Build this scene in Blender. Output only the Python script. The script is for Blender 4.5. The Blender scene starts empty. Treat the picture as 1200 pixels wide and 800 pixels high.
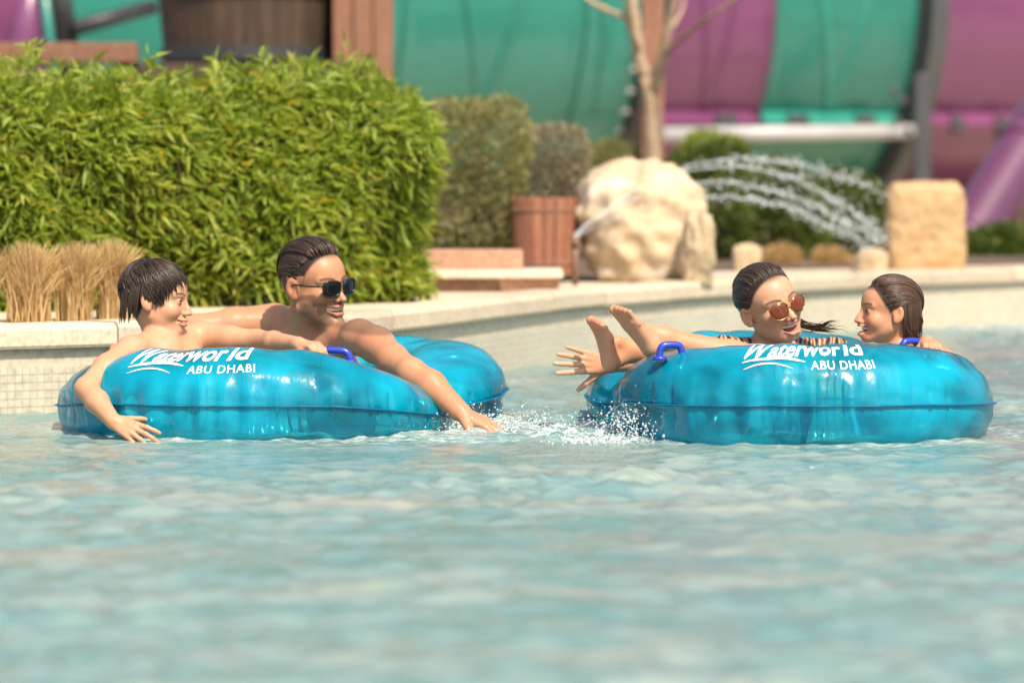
import bpy, bmesh, math, random
import numpy as np
from mathutils import Vector, Matrix
random.seed(11)
rng = np.random.default_rng(11)
PI = math.pi
scene = bpy.context.scene
COL = scene.collection

# ------------------------------------------------------------------ camera
F = 4400.0                    # focal length in pixels of the 1200 px wide photograph
CAMZ = 0.72
PITCH = math.atan(200.0 / F)
cam_d = bpy.data.cameras.new('camera')
cam = bpy.data.objects.new('camera', cam_d)
COL.objects.link(cam)
cam.location = (0, 0, CAMZ)
cam.rotation_euler = (PI / 2 - PITCH, 0, 0)
cam_d.sensor_width = 36
cam_d.lens = 36 * F / 1200
cam_d.clip_end = 500
cam_d.dof.use_dof = True
cam_d.dof.focus_distance = 10.25
cam_d.dof.aperture_fstop = 2.45
scene.camera = cam

def P(px, py, Y):
    """a point seen at a photograph pixel, at world depth Y"""
    cx, cy = (px - 600) / F, (400 - py) / F
    d = np.array([cx, math.cos(PITCH) + cy * math.sin(PITCH), -math.sin(PITCH) + cy * math.cos(PITCH)])
    t = Y / d[1]
    return np.array([t * d[0], Y, CAMZ + t * d[2]])

# ------------------------------------------------------------------ light
SUN_EL, SUN_AZ = 52.0, 24.0   # azimuth: to the right of straight behind the camera
world = bpy.data.worlds.new('World')
scene.world = world
world.use_nodes = True
wn = world.node_tree
bg = wn.nodes['Background']
sky = wn.nodes.new('ShaderNodeTexSky')
sky.sky_type = 'NISHITA'
sky.sun_disc = False
sky.sun_elevation = math.radians(SUN_EL)
sky.sun_rotation = math.radians(180 - SUN_AZ)
sky.dust_density = 3.0
sky.air_density = 1.0
wn.links.new(sky.outputs[0], bg.inputs[0])
bg.inputs[1].default_value = 0.15
sun_d = bpy.data.lights.new('sun', 'SUN')
sun = bpy.data.objects.new('sun', sun_d)
COL.objects.link(sun)
sun_d.energy = 4.6
sun_d.angle = math.radians(0.5)
sun_d.color = (1.0, 0.87, 0.70)
el, az = math.radians(SUN_EL), math.radians(SUN_AZ)
to_sun = Vector((math.cos(el) * math.sin(az), -math.cos(el) * math.cos(az), math.sin(el)))
sun.rotation_euler = (-to_sun).to_track_quat('-Z', 'Y').to_euler()
sun.location = (6, -6, 12)
scene.view_settings.view_transform = 'Standard'
scene.view_settings.look = 'None'
scene.view_settings.exposure = 0.45
scene.view_settings.gamma = 1.0
scene.cycles.use_denoising = True
scene.cycles.max_bounces = 10
scene.cycles.transparent_max_bounces = 16
scene.cycles.sample_clamp_indirect = 6.0

# ------------------------------------------------------------------ object helpers
BASE = {}
def _mesh(name, v, f, smooth=True):
    me = bpy.data.meshes.new(name)
    v = np.asarray(v, np.float32).reshape(-1, 3)
    if isinstance(f, np.ndarray):
        n = f.shape[1]
        me.vertices.add(len(v)); me.vertices.foreach_set('co', v.ravel())
        me.loops.add(f.size); me.loops.foreach_set('vertex_index', f.astype(np.int32).ravel())
        me.polygons.add(len(f)); me.polygons.foreach_set('loop_start', np.arange(0, f.size, n, dtype=np.int32))
        me.update(calc_edges=True)
    else:
        me.from_pydata(v.tolist(), [], [list(map(int, q)) for q in f])
    me.polygons.foreach_set('use_smooth', [bool(smooth)] * len(me.polygons))
    me.update()
    return me

def tag(o, label=None, cat=None, group=None, kind=None):
    if label: o['label'] = label
    if cat: o['category'] = cat
    if group: o['group'] = group
    if kind: o['kind'] = kind
    return o

def thing(name, base, label, cat, group=None):
    o = bpy.data.objects.new(name, None)
    o.empty_display_size = 0.05
    COL.objects.link(o)
    o.location = tuple(float(c) for c in base)
    BASE[o] = np.array(base, float)
    return tag(o, label, cat, group)

def obj(name, v, f, m, parent=None, smooth=True, base=None):
    """one mesh object from world-space vertices; a child shares its thing's origin"""
    v = np.asarray(v, float).reshape(-1, 3)
    if parent is not None:
        b = BASE[parent]
    else:
        b = np.array(base, float) if base is not None else np.array([v[:, 0].mean(), v[:, 1].mean(), v[:, 2].min()])
    me = _mesh(name, v - b, f, smooth)
    me.materials.append(m)
    o = bpy.data.objects.new(name, me)
    COL.objects.link(o)
    BASE[o] = b
    if parent is not None: o.parent = parent
    else: o.location = tuple(b)
    return o

def shared(name, me, loc, rot, scale, parent):
    """a child that shares mesh data; loc in world space, rot a 3x3 array"""
    o = bpy.data.objects.new(name, me)
    COL.objects.link(o)
    o.parent = parent
    m = Matrix.Identity(4)
    for i in range(3):
        for j in range(3): m[i][j] = float(rot[i][j]) * float(scale)
    lv = np.asarray(loc, float) - BASE[parent]
    for i in range(3): m[i][3] = float(lv[i])
    o.matrix_local = m
    BASE[o] = np.asarray(loc, float)
    return o

class MB:
    """collects shapes into one mesh"""
    def __init__(s): s.v = []; s.f = []; s.n = 0
    def add(s, v, f):
        v = np.asarray(v, float).reshape(-1, 3)
        s.v.append(v)
        s.f += [[int(i) + s.n for i in q] for q in f]
        s.n += len(v)
        return s
    def build(s, name, m, parent=None, smooth=False, base=None):
        return obj(name, np.concatenate(s.v), s.f, m, parent, smooth, base)

def box_vf(c, size, rz=0.0, bev=0.0, R=None):
    c = np.asarray(c, float); hx, hy, hz = [q / 2 for q in size]
    b = min(bev, hx * .9, hy * .9, hz * .9)
    bm = bmesh.new()
    bmesh.ops.create_cube(bm, size=1.0)
    for w in bm.verts: w.co = (w.co.x * 2 * hx, w.co.y * 2 * hy, w.co.z * 2 * hz)
    if b > 0: bmesh.ops.bevel(bm, geom=bm.edges[:], offset=b, segments=2, profile=.6, affect='EDGES')
    bm.verts.index_update()
    v = np.array([w.co[:] for w in bm.verts]); f = [[q.index for q in p.verts] for p in bm.faces]
    bm.free()
    if R is None:
        cs, sn = math.cos(rz), math.sin(rz)
        R = np.array([[cs, -sn, 0], [sn, cs, 0], [0, 0, 1]])
    return v @ R.T + c, f

def tube_vf(pts, radii, sides=8, caps=True):
    pts = np.asarray(pts, float); n = len(pts)
    radii = np.broadcast_to(np.asarray(radii, float), (n,))
    t = np.gradient(pts, axis=0); t /= np.linalg.norm(t, axis=1)[:, None] + 1e-12
    ref = np.array([0, 0, 1.0]) if abs(t[:, 2]).mean() < .8 else np.array([1.0, 0, 0])
    a = np.cross(t, ref); a /= np.linalg.norm(a, axis=1)[:, None] + 1e-12
    b = np.cross(t, a)
    ang = np.arange(sides) * 2 * PI / sides
    v = pts[:, None] + radii[:, None, None] * (a[:, None] * np.cos(ang)[None, :, None] + b[:, None] * np.sin(ang)[None, :, None])
    v = v.reshape(-1, 3)
    i = np.arange(n - 1)[:, None] * sides + np.arange(sides)[None]
    j = np.arange(n - 1)[:, None] * sides + (np.arange(sides)[None] + 1) % sides
    f = np.stack([i, i + sides, j + sides, j], -1).reshape(-1, 4).tolist()
    if caps:
        f.append(list(range(sides))); f.append(list(range((n - 1) * sides, n * sides))[::-1])
    return v, f

def grid_faces(nu, nv, wrap_u=False, wrap_v=False):
    U = np.arange(nu if wrap_u else nu - 1); V = np.arange(nv if wrap_v else nv - 1)
    u, w = np.meshgrid(U, V, indexing='ij')
    u2, w2 = (u + 1) % nu, (w + 1) % nv
    return np.stack([u * nv + w, u2 * nv + w, u2 * nv + w2, u * nv + w2], -1).reshape(-1, 4)

def sphere_vf(c, r, nu=16, nv=10):
    r = np.broadcast_to(np.asarray(r, float), (3,))
    th = np.linspace(0, 2 * PI, nu, endpoint=False); ph = np.linspace(1e-3, PI - 1e-3, nv)
    T, Q = np.meshgrid(th, ph, indexing='ij')
    v = np.stack([np.sin(Q) * np.cos(T), np.sin(Q) * np.sin(T), np.cos(Q)], -1).reshape(-1, 3) * r + np.asarray(c, float)
    f = grid_faces(nu, nv, wrap_u=True)[:, ::-1]
    return v, f.tolist()

def fnoise(p, seed=0, n=14, fmin=1.0, fmax=4.0):
    """cheap smooth noise: a sum of randomly directed sines, about -1..1"""
    r = np.random.default_rng(seed)
    p = np.asarray(p, float); out = np.zeros(p.shape[:-1])
    for _ in range(n):
        d = r.normal(size=p.shape[-1]); d /= np.linalg.norm(d)
        fr = math.exp(r.uniform(math.log(fmin), math.log(fmax)))
        out += np.sin(p @ d * fr * 2 * PI + r.uniform(0, 6.28)) * (fmin / fr) ** .6
    return out / math.sqrt(n) * 1.2

# ------------------------------------------------------------------ materials
def newmat(name):
    m = bpy.data.materials.new(name); m.use_nodes = True
    nt = m.node_tree
    for q in list(nt.nodes): nt.nodes.remove(q)
    out = nt.nodes.new('ShaderNodeOutputMaterial')
    return m, nt, out

def N(nt, typ, **kw):
    n = nt.nodes.new(typ)
    for k, val in kw.items():
        if k.startswith('in_'):
            key = k[3:]
            n.inputs[int(key) if key.isdigit() else key.replace('_', ' ')].default_value = val
        else: setattr(n, k, val)
    return n

def rgb(c): return (c[0], c[1], c[2], 1.0)

def mixcol(nt, fac, a, b):
    n = nt.nodes.new('ShaderNodeMix'); n.data_type = 'RGBA'
    for sock, val in ((n.inputs[0], fac), (n.inputs[6], a), (n.inputs[7], b)):
        if hasattr(val, 'is_output'): nt.links.new(val, sock)
        elif isinstance(val, (int, float)): sock.default_value = val
        else: sock.default_value = rgb(val)
    return n.outputs[2]

def ramp(nt, fac, lo, hi):
    n = N(nt, 'ShaderNodeMapRange', in_1=lo, in_2=hi)
    n.clamp = True
    nt.links.new(fac, n.inputs[0])
    return n.outputs[0]

def coords(nt, scale=(1, 1, 1), kind='Object'):
    tc = nt.nodes.new('ShaderNodeTexCoord'); mp = nt.nodes.new('ShaderNodeMapping')
    mp.inputs['Scale'].default_value = scale
    nt.links.new(tc.outputs[kind], mp.inputs[0])
    return mp.outputs[0]

def noise(nt, vec, scale, detail=3.0, rough=.55):
    n = N(nt, 'ShaderNodeTexNoise'); n.inputs['Scale'].default_value = scale
    n.inputs['Detail'].default_value = detail; n.inputs['Roughness'].default_value = rough
    nt.links.new(vec, n.inputs['Vector'])
    return n.outputs[0]

def bump(nt, h, strength, dist):
    n = N(nt, 'ShaderNodeBump'); n.inputs['Strength'].default_value = strength; n.inputs['Distance'].default_value = dist
    nt.links.new(h, n.inputs['Height'])
    return n.outputs[0]

def surf(name, c1, c2, rough=.6, scale=6.0, stretch=(1, 1, 1), bumpd=.002, fine=40.0, spec=.5, coat=0.0, metallic=0.0, fleck=None):
    """a general two-tone surface with grain, relief and uneven gloss"""
    m, nt, out = newmat(name)
    bs = N(nt, 'ShaderNodeBsdfPrincipled')
    vec = coords(nt, stretch)
    a = noise(nt, vec, scale, 5, .6)
    b = noise(nt, vec, fine, 4, .6)
    oi = N(nt, 'ShaderNodeObjectInfo')
    col = mixcol(nt, ramp(nt, a, .3, .7), c1, c2)
    col = mixcol(nt, ramp(nt, b, .45, .8), col, tuple(x * .65 for x in c1))
    hv = N(nt, 'ShaderNodeHueSaturation')
    mr = N(nt, 'ShaderNodeMapRange', in_3=.82, in_4=1.15)
    nt.links.new(oi.outputs['Random'], mr.inputs[0]); nt.links.new(mr.outputs[0], hv.inputs['Value'])
    nt.links.new(col, hv.inputs['Color'])
    col = hv.outputs[0]
    if fleck:
        col = mixcol(nt, ramp(nt, noise(nt, vec, scale * .45, 4), .52, .66), col, fleck)
    nt.links.new(col, bs.inputs['Base Color'])
    rr = N(nt, 'ShaderNodeMapRange', in_3=max(.02, rough - .12), in_4=min(1, rough + .12))
    nt.links.new(b, rr.inputs[0]); nt.links.new(rr.outputs[0], bs.inputs['Roughness'])
    bs.inputs['Specular IOR Level'].default_value = spec
    bs.inputs['Coat Weight'].default_value = coat
    bs.inputs['Metallic'].default_value = metallic
    if bumpd: nt.links.new(bump(nt, b, .6, bumpd), bs.inputs['Normal'])
    nt.links.new(bs.outputs[0], out.inputs[0])
    return m

def leafmat(name, cols, trans=.45, rough=.45):
    m, nt, out = newmat(name)
    geo = N(nt, 'ShaderNodeNewGeometry'); oi = N(nt, 'ShaderNodeObjectInfo')
    ad = N(nt, 'ShaderNodeMath', operation='ADD'); fr = N(nt, 'ShaderNodeMath', operation='FRACT')
    nt.links.new(geo.outputs['Random Per Island'], ad.inputs[0]); nt.links.new(oi.outputs['Random'], ad.inputs[1])
    nt.links.new(ad.outputs[0], fr.inputs[0])
    cr = N(nt, 'ShaderNodeValToRGB')
    e = cr.color_ramp.elements
    for i, (pos, c) in enumerate(cols):
        q = e[i] if i < 2 else e.new(pos)
        q.position = pos; q.color = rgb(c)
    nt.links.new(fr.outputs[0], cr.inputs[0])
    bs = N(nt, 'ShaderNodeBsdfPrincipled'); bs.inputs['Roughness'].default_value = rough
    bs.inputs['Specular IOR Level'].default_value = .35
    tr = N(nt, 'ShaderNodeBsdfTranslucent')
    hv = N(nt, 'ShaderNodeHueSaturation', in_Value=1.5, in_Saturation=1.1)
    nt.links.new(cr.outputs[0], bs.inputs['Base Color']); nt.links.new(cr.outputs[0], hv.inputs['Color'])
    nt.links.new(hv.outputs[0], tr.inputs[0])
    mx = N(nt, 'ShaderNodeMixShader', in_0=trans)
    nt.links.new(bs.outputs[0], mx.inputs[1]); nt.links.new(tr.outputs[0], mx.inputs[2])
    nt.links.new(mx.outputs[0], out.inputs[0])
    return m

def skinmat(name, base, flush, lip, dark, stub_shade=None):
    m, nt, out = newmat(name)
    bs = N(nt, 'ShaderNodeBsdfPrincipled')
    vec = coords(nt)
    a = noise(nt, vec, 9, 4); b = noise(nt, vec, 55, 3)
    col = mixcol(nt, ramp(nt, a, .35, .7), base, flush)
    col = mixcol(nt, ramp(nt, noise(nt, vec, 32, 5, .7), .48, .75), col, tuple(x * .86 for x in base))
    at = {}
    for k in ('lip', 'dark', 'blush_glow', 'stub_shade'):
        at[k] = N(nt, 'ShaderNodeAttribute', attribute_name=k).outputs['Fac']
    col = mixcol(nt, at['blush_glow'], col, flush if stub_shade is None else flush)
    if stub_shade: col = mixcol(nt, at['stub_shade'], col, stub_shade)
    col = mixcol(nt, at['lip'], col, lip)
    col = mixcol(nt, at['dark'], col, dark)
    nt.links.new(col, bs.inputs['Base Color'])
    rr = N(nt, 'ShaderNodeMapRange', in_3=.36, in_4=.62)
    nt.links.new(a, rr.inputs[0]); nt.links.new(rr.outputs[0], bs.inputs['Roughness'])
    bs.inputs['Subsurface Weight'].default_value = .16
    bs.inputs['Subsurface Radius'].default_value = (.012, .005, .003)
    bs.inputs['Subsurface Scale'].default_value = 1.0
    bs.inputs['Specular IOR Level'].default_value = .34
    bs.inputs['Coat Weight'].default_value = .05
    bs.inputs['Coat Roughness'].default_value = .22
    nt.links.new(bump(nt, b, .25, .0012), bs.inputs['Normal'])
    nt.links.new(bs.outputs[0], out.inputs[0])
    return m

def hairmat(name, c1, c2):
    m, nt, out = newmat(name)
    bs = N(nt, 'ShaderNodeBsdfPrincipled')
    geo = N(nt, 'ShaderNodeNewGeometry')
    nt.links.new(mixcol(nt, geo.outputs['Random Per Island'], c1, c2), bs.inputs['Base Color'])
    bs.inputs['Roughness'].default_value = .40
    bs.inputs['Specular IOR Level'].default_value = .45
    nt.links.new(bs.outputs[0], out.inputs[0])
    return m

def plain(name, c, rough=.4, spec=.5, coat=0.0, metallic=0.0):
    m, nt, out = newmat(name)
    bs = N(nt, 'ShaderNodeBsdfPrincipled')
    vec = coords(nt)
    nt.links.new(mixcol(nt, ramp(nt, noise(nt, vec, 30, 4), .3, .8), c, tuple(x * .8 for x in c)), bs.inputs['Base Color'])
    bs.inputs['Roughness'].default_value = rough; bs.inputs['Specular IOR Level'].default_value = spec
    bs.inputs['Coat Weight'].default_value = coat; bs.inputs['Metallic'].default_value = metallic
    nt.links.new(bs.outputs[0], out.inputs[0])
    return m

def vinylmat(name):
    m, nt, out = newmat(name)
    vec = coords(nt)
    a = noise(nt, vec, 7, 4)
    tr = N(nt, 'ShaderNodeBsdfTransparent')
    nt.links.new(mixcol(nt, a, (.16, .90, .97), (.34, .96, .99)), tr.inputs[0])
    df = N(nt, 'ShaderNodeBsdfDiffuse'); tl = N(nt, 'ShaderNodeBsdfTranslucent')
    nt.links.new(mixcol(nt, a, (.000, .46, .70), (.003, .58, .80)), df.inputs[0])
    tl.inputs[0].default_value = (.0, .78, .92, 1)
    m1 = N(nt, 'ShaderNodeMixShader', in_0=.28)
    nt.links.new(df.outputs[0], m1.inputs[1]); nt.links.new(tl.outputs[0], m1.inputs[2])
    m2 = N(nt, 'ShaderNodeMixShader')
    mw = N(nt, 'ShaderNodeMapRange', in_1=.36, in_2=.64, in_3=.24, in_4=.76)
    nt.links.new(noise(nt, coords(nt, (1, 1, 1.4)), 4.2, 3, .5), mw.inputs[0]); nt.links.new(mw.outputs[0], m2.inputs[0])
    nt.links.new(m1.outputs[0], m2.inputs[1]); nt.links.new(tr.outputs[0], m2.inputs[2])
    gl = N(nt, 'ShaderNodeBsdfGlossy'); gl.inputs['Roughness'].default_value = .16
    fr = N(nt, 'ShaderNodeFresnel', in_IOR=1.5)
    nb = bump(nt, noise(nt, coords(nt, (1, 1, .4)), 26, 4), .5, .006)
    nt.links.new(nb, gl.inputs['Normal']); nt.links.new(nb, fr.inputs['Normal']); nt.links.new(nb, df.inputs['Normal'])
    m3 = N(nt, 'ShaderNodeMixShader')
    nt.links.new(fr.outputs[0], m3.inputs[0]); nt.links.new(m2.outputs[0], m3.inputs[1]); nt.links.new(gl.outputs[0], m3.inputs[2])
    nt.links.new(m3.outputs[0], out.inputs[0])
    return m

def watermat(name):
    m, nt, out = newmat(name)
    bs = N(nt, 'ShaderNodeBsdfPrincipled')
    tc = coords(nt)
    a = noise(nt, coords(nt, (.55, 1.2, 1)), 1.6, 4)
    b = noise(nt, coords(nt, (.6, 1.5, 1)), 5.5, 4)
    col = mixcol(nt, ramp(nt, b, .38, .66), (.125, .235, .215), (.225, .295, .26))
    col = mixcol(nt, ramp(nt, a, .48, .72), col, (.28, .29, .23))
    at = N(nt, 'ShaderNodeAttribute', attribute_name='foam').outputs['Fac']
    fo = N(nt, 'ShaderNodeMath', operation='MULTIPLY')
    nt.links.new(at, fo.inputs[0]); nt.links.new(ramp(nt, noise(nt, coords(nt, (1, 2, 1)), 26, 6, .75), .47, .66), fo.inputs[1])
    col = mixcol(nt, fo.outputs[0], col, (.86, .92, .92))
    nt.links.new(col, bs.inputs['Base Color'])
    bs.inputs['Roughness'].default_value = .07
    bs.inputs['IOR'].default_value = 1.33
    h = noise(nt, coords(nt, (.7, 1.2, 1)), 24, 4, .6)
    nt.links.new(bump(nt, h, .7, .010), bs.inputs['Normal'])
    nt.links.new(bs.outputs[0], out.inputs[0])
    return m

def spraymat(name):
    m, nt, out = newmat(name)
    bs = N(nt, 'ShaderNodeBsdfPrincipled')
    bs.inputs['Base Color'].default_value = (.9, .95, .95, 1)
    bs.inputs['Roughness'].default_value = .05
    bs.inputs['IOR'].default_value = 1.33
    bs.inputs['Transmission Weight'].default_value = .55
    nt.links.new(bs.outputs[0], out.inputs[0])
    return m

M = {
 'water': watermat('pool water'),
 'vinyl': vinylmat('turquoise clear vinyl'),
 'spray': spraymat('spraying water'),
 'seam': plain('welded vinyl seam', (.0, .13, .25), .5, .25),
 'letter': plain('white print', (.85, .86, .86), .45),
 'blue': plain('blue handle plastic', (.02, .05, .42), .3),
 'coping': surf('pale stone coping', (.52, .43, .31), (.60, .50, .37), .75, 9, bumpd=.002, fine=60),
 'wall': surf('cream pool render', (.55, .49, .37), (.62, .55, .42), .6, 5, bumpd=.001),
 'tile': surf('cream mosaic tile', (.52, .48, .38), (.58, .54, .43), .25, 3, bumpd=0),
 'ground': surf('sandy paving', (.50, .42, .30), (.60, .50, .37), .85, 2, bumpd=.004, fine=30),
 'earth': surf('dark soil', (.10, .07, .045), (.16, .11, .07), .95, 4, bumpd=.01, fine=20),
 'rock': surf('pale sandstone', (.50, .37, .22), (.60, .47, .31), .85, 4, (1, 1, 3), .010, 22, fleck=(.66, .58, .46)),
 'block': surf('tan sandstone block', (.43, .27, .13), (.54, .37, .20), .85, 5, (1, 1, 1.5), .012, 20, fleck=(.42, .24, .10)),
 'brick': surf('terracotta and lit step tone', (.42, .22, .14), (.52, .31, .20), .8, 8, bumpd=.003),
 'brownstone': surf('brown stone and step shade', (.20, .11, .07), (.30, .18, .12), .85, 6, bumpd=.004),
 'slabtop': surf('sunlit-toned slab', (.58, .48, .36), (.66, .56, .43), .8, 6, bumpd=.002),
 'planter': surf('reddish stained wood', (.30, .12, .07), (.38, .17, .10), .6, 6, (6, 6, 1), .003, 30),
 'darkwood': surf('dark shade-toned wood', (.045, .028, .018), (.10, .06, .036), .7, 5, (6, 6, 1), .004, 30),  # near-black tone holds the shade that the giant barrel stands in
 'midwood': surf('brown timber', (.20, .09, .05), (.29, .14, .08), .65, 5, (6, 6, 1), .004, 30),
 'trunk': surf('pale bark', (.34, .24, .15), (.46, .34, .22), .85, 8, (3, 3, 1), .008, 25),
 'teal': surf('teal fibreglass', (.02, .21, .165), (.035, .24, .19), .32, 1.2, bumpd=0, coat=.4),
 'purple': surf('purple fibreglass', (.165, .047, .125), (.195, .057, .15), .32, 1.2, bumpd=0, coat=.4),
 'steel': surf('grey painted steel', (.055, .058, .062), (.08, .083, .088), .45, 3, bumpd=0),
 'deeppurple': surf('dark purple fibreglass', (.10, .03, .075), (.13, .038, .09), .4, 1.2, bumpd=0, coat=.3),
 'darksteel': surf('charcoal steel', (.03, .032, .035), (.05, .052, .055), .5, 3, bumpd=0),
 'galv': surf('galvanised pipe', (.34, .34, .34), (.42, .42, .41), .4, 4, bumpd=0),
 'lens_dark': plain('dark sunglass lens', (.006, .006, .007), .12, .35),
 'lens_brown': plain('brown sunglass lens', (.17, .045, .018), .12, .5),
 'frame_dark': plain('black acetate', (.012, .012, .013), .25),
 'frame_gold': plain('gold wire', (.45, .30, .12), .3, metallic=.8),
 'white': plain('eye white', (.55, .50, .45), .25),
 'iris': plain('brown iris', (.03, .015, .008), .15),
 'teeth': plain('teeth', (.72, .64, .52), .35),
 'mouth': plain('inside of mouth', (.16, .03, .025), .4),
 'lash': plain('eyelashes', (.015, .01, .008), .6),
 'hair_black': hairmat('wet near-black hair', (.008, .005, .003), (.060, .032, .018)),
 'hair_brown': hairmat('wet brown hair', (.022, .012, .007), (.095, .050, .028)),
 'nozzle': surf('bronze pipe', (.16, .08, .05), (.22, .12, .08), .5, 6, bumpd=0),
}
M['leaf'] = leafmat('bright hedge leaf', [(0, (.16, .225, .03)), (.5, (.27, .34, .055)), (.82, (.40, .45, .11)), (.975, (.34, .34, .06)), (.99, (.42, .28, .03))])
M['olive'] = leafmat('olive shrub leaf', [(0, (.19, .195, .07)), (.6, (.28, .275, .11)), (1, (.37, .34, .16))], .35)
M['greyleaf'] = leafmat('grey shrub leaf', [(0, (.24, .21, .12)), (.6, (.32, .28, .18)), (1, (.40, .34, .24))], .3)
M['deep'] = leafmat('dark green leaf', [(0, (.05, .085, .018)), (.6, (.10, .145, .03)), (1, (.20, .22, .05))], .35)
M['straw'] = leafmat('dry grass blade', [(0, (.38, .25, .11)), (.5, (.52, .37, .17)), (1, (.66, .51, .28))], .35, .7)
M['stem'] = surf('brown stem', (.10, .07, .04), (.15, .10, .06), .9, 10)

def bafflemat():
    m, nt, out = newmat('inner vinyl membrane')
    tr = N(nt, 'ShaderNodeBsdfTransparent'); tr.inputs[0].default_value = (.0, .58, .78, 1)
    df = N(nt, 'ShaderNodeBsdfTranslucent'); df.inputs[0].default_value = (.0, .30, .50, 1)
    gl = N(nt, 'ShaderNodeBsdfGlossy'); gl.inputs['Roughness'].default_value = .2
    m1 = N(nt, 'ShaderNodeMixShader', in_0=.7); nt.links.new(df.outputs[0], m1.inputs[1]); nt.links.new(tr.outputs[0], m1.inputs[2])
    m2 = N(nt, 'ShaderNodeMixShader', in_0=.06); nt.links.new(m1.outputs[0], m2.inputs[1]); nt.links.new(gl.outputs[0], m2.inputs[2])
    nt.links.new(m2.outputs[0], out.inputs[0])
    return m
M['baffle'] = bafflemat()
# ================================================================== POOL, GROUND
edge_px = np.array([(-9.0, 7.6), (-6.0, 9.0), (-4.0, 9.9), (-2.6, 10.55), (-1.52, 11.12), (-1.17, 11.35), (-.72, 11.75), (-.42, 12.2), (-.24, 12.75),
                    (.0, 13.6), (.30, 14.5), (.72, 15.4), (1.35, 16.5), (2.0, 17.4), (2.8, 18.2), (4.2, 19.3), (7.0, 20.8), (14.0, 23.5)])
def smooth_curve(p, n):
    p = np.asarray(p, float)
    s = np.r_[0, np.cumsum(np.linalg.norm(np.diff(p, axis=0), axis=1))]
    t = np.linspace(0, s[-1], n)
    q = np.stack([np.interp(t, s, p[:, k]) for k in range(p.shape[1])], 1)
    for _ in range(int(n * .02) + 2):
        q[1:-1] = .25 * q[:-2] + .5 * q[1:-1] + .25 * q[2:]
    return q
EDGE = smooth_curve(edge_px, 500)
ET = np.gradient(EDGE, axis=0); ET /= np.linalg.norm(ET, axis=1)[:, None]
EN = np.stack([-ET[:, 1], ET[:, 0]], 1)          # points away from the water
ES = np.r_[0, np.cumsum(np.linalg.norm(np.diff(EDGE, axis=0), axis=1))]
COPZ = 0.262
def edge_at(s, off=0.0):
    p = np.array([np.interp(s, ES, EDGE[:, 0]), np.interp(s, ES, EDGE[:, 1])])
    n = np.array([np.interp(s, ES, EN[:, 0]), np.interp(s, ES, EN[:, 1])]); n /= np.linalg.norm(n)
    return p + n * off, n

def sweep_edge(s0, s1, prof, n):
    """profile of (offset from the lip, z) swept along the pool edge"""
    ss = np.linspace(s0, s1, n); v = []
    for s in ss:
        for off, z in prof:
            p, _ = edge_at(s, off); v.append((p[0], p[1], z))
    k = len(prof)
    f = grid_faces(n, k, wrap_v=True).tolist()
    f.append(list(range(k))); f.append(list(range((n - 1) * k, n * k))[::-1])
    return np.array(v), f

wall_t = thing('pool_wall', (*edge_at(ES[-1] * .4)[0], -.9), 'cream pool edge wall with pale stone coping curving behind the swimmers', 'pool wall')
v, f = sweep_edge(0, ES[-1], [(.03, -.9), (.03, .186), (.19, .186), (.19, -.9)], 320)
obj('wall_face', v, f, M['wall'], wall_t, smooth=False)
prof = [(.0, .200), (.006, .190), (.195, .190), (.20, .196), (.20, .256), (.192, COPZ), (.02, COPZ), (.008, .257), (.0, .245)]
s = 0.0; i = 0
while s < ES[-1] - .1:
    L = .62 + .05 * math.sin(i * 2.3)
    pr = [(o, z + .0015 * math.sin(i * 3.7)) for o, z in prof]
    v, f = sweep_edge(s + .003, min(s + L - .003, ES[-1]), pr, 7)
    obj('coping_stone', v, f, M['coping'], wall_t, smooth=False)
    s += L; i += 1
# mosaic tiles in a band at the water line
tb = MB()
s = 4.0
while s < 14.0:
    for r in range(9):
        z0 = -.08 + r * .024
        jz = .0006 * math.sin(s * 90 + r * 5)
        a, n = edge_at(s + .001, .029 - .0012 - jz); b, _ = edge_at(s + .0232, .029 - .0012 + jz)
        nb = n * .006
        v = [(a[0], a[1], z0), (b[0], b[1], z0), (b[0], b[1], z0 + .0226), (a[0], a[1], z0 + .0226)]
        v += [(x + nb[0], y + nb[1], z) for x, y, z in v]
        tb.add(v, [[0, 1, 2, 3], [0, 4, 5, 1], [1, 5, 6, 2], [2, 6, 7, 3], [3, 7, 4, 0]])
    s += .0242
tag(tb.build('mosaic_tile', M['tile'], wall_t), kind='stuff')

# ground: one sheet from the coping to the horizon
back = EDGE + EN * .198
gv = []; rows = [0, 1, 3, 8, 30, 120, 300]
for r in rows:
    for q in range(0, 500, 5):
        p = back[q] + np.array([0, 1.0]) * r + np.array([(q - 250) / 250.0, 0]) * r * 1.6
        gv.append((p[0], p[1], .252))
tag(obj('ground', gv, grid_faces(len(rows), 100)[:, ::-1], M['ground'], smooth=False), kind='structure')

# pool floor and water
fx = np.array([-14, 14.0]); 
tag(obj('pool_floor', [(-16, -12, -.9), (16, -12, -.9), (16, 26, -.9), (-16, 26, -.9)], [[0, 1, 2, 3]], M['wall'], smooth=False), kind='structure')

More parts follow.
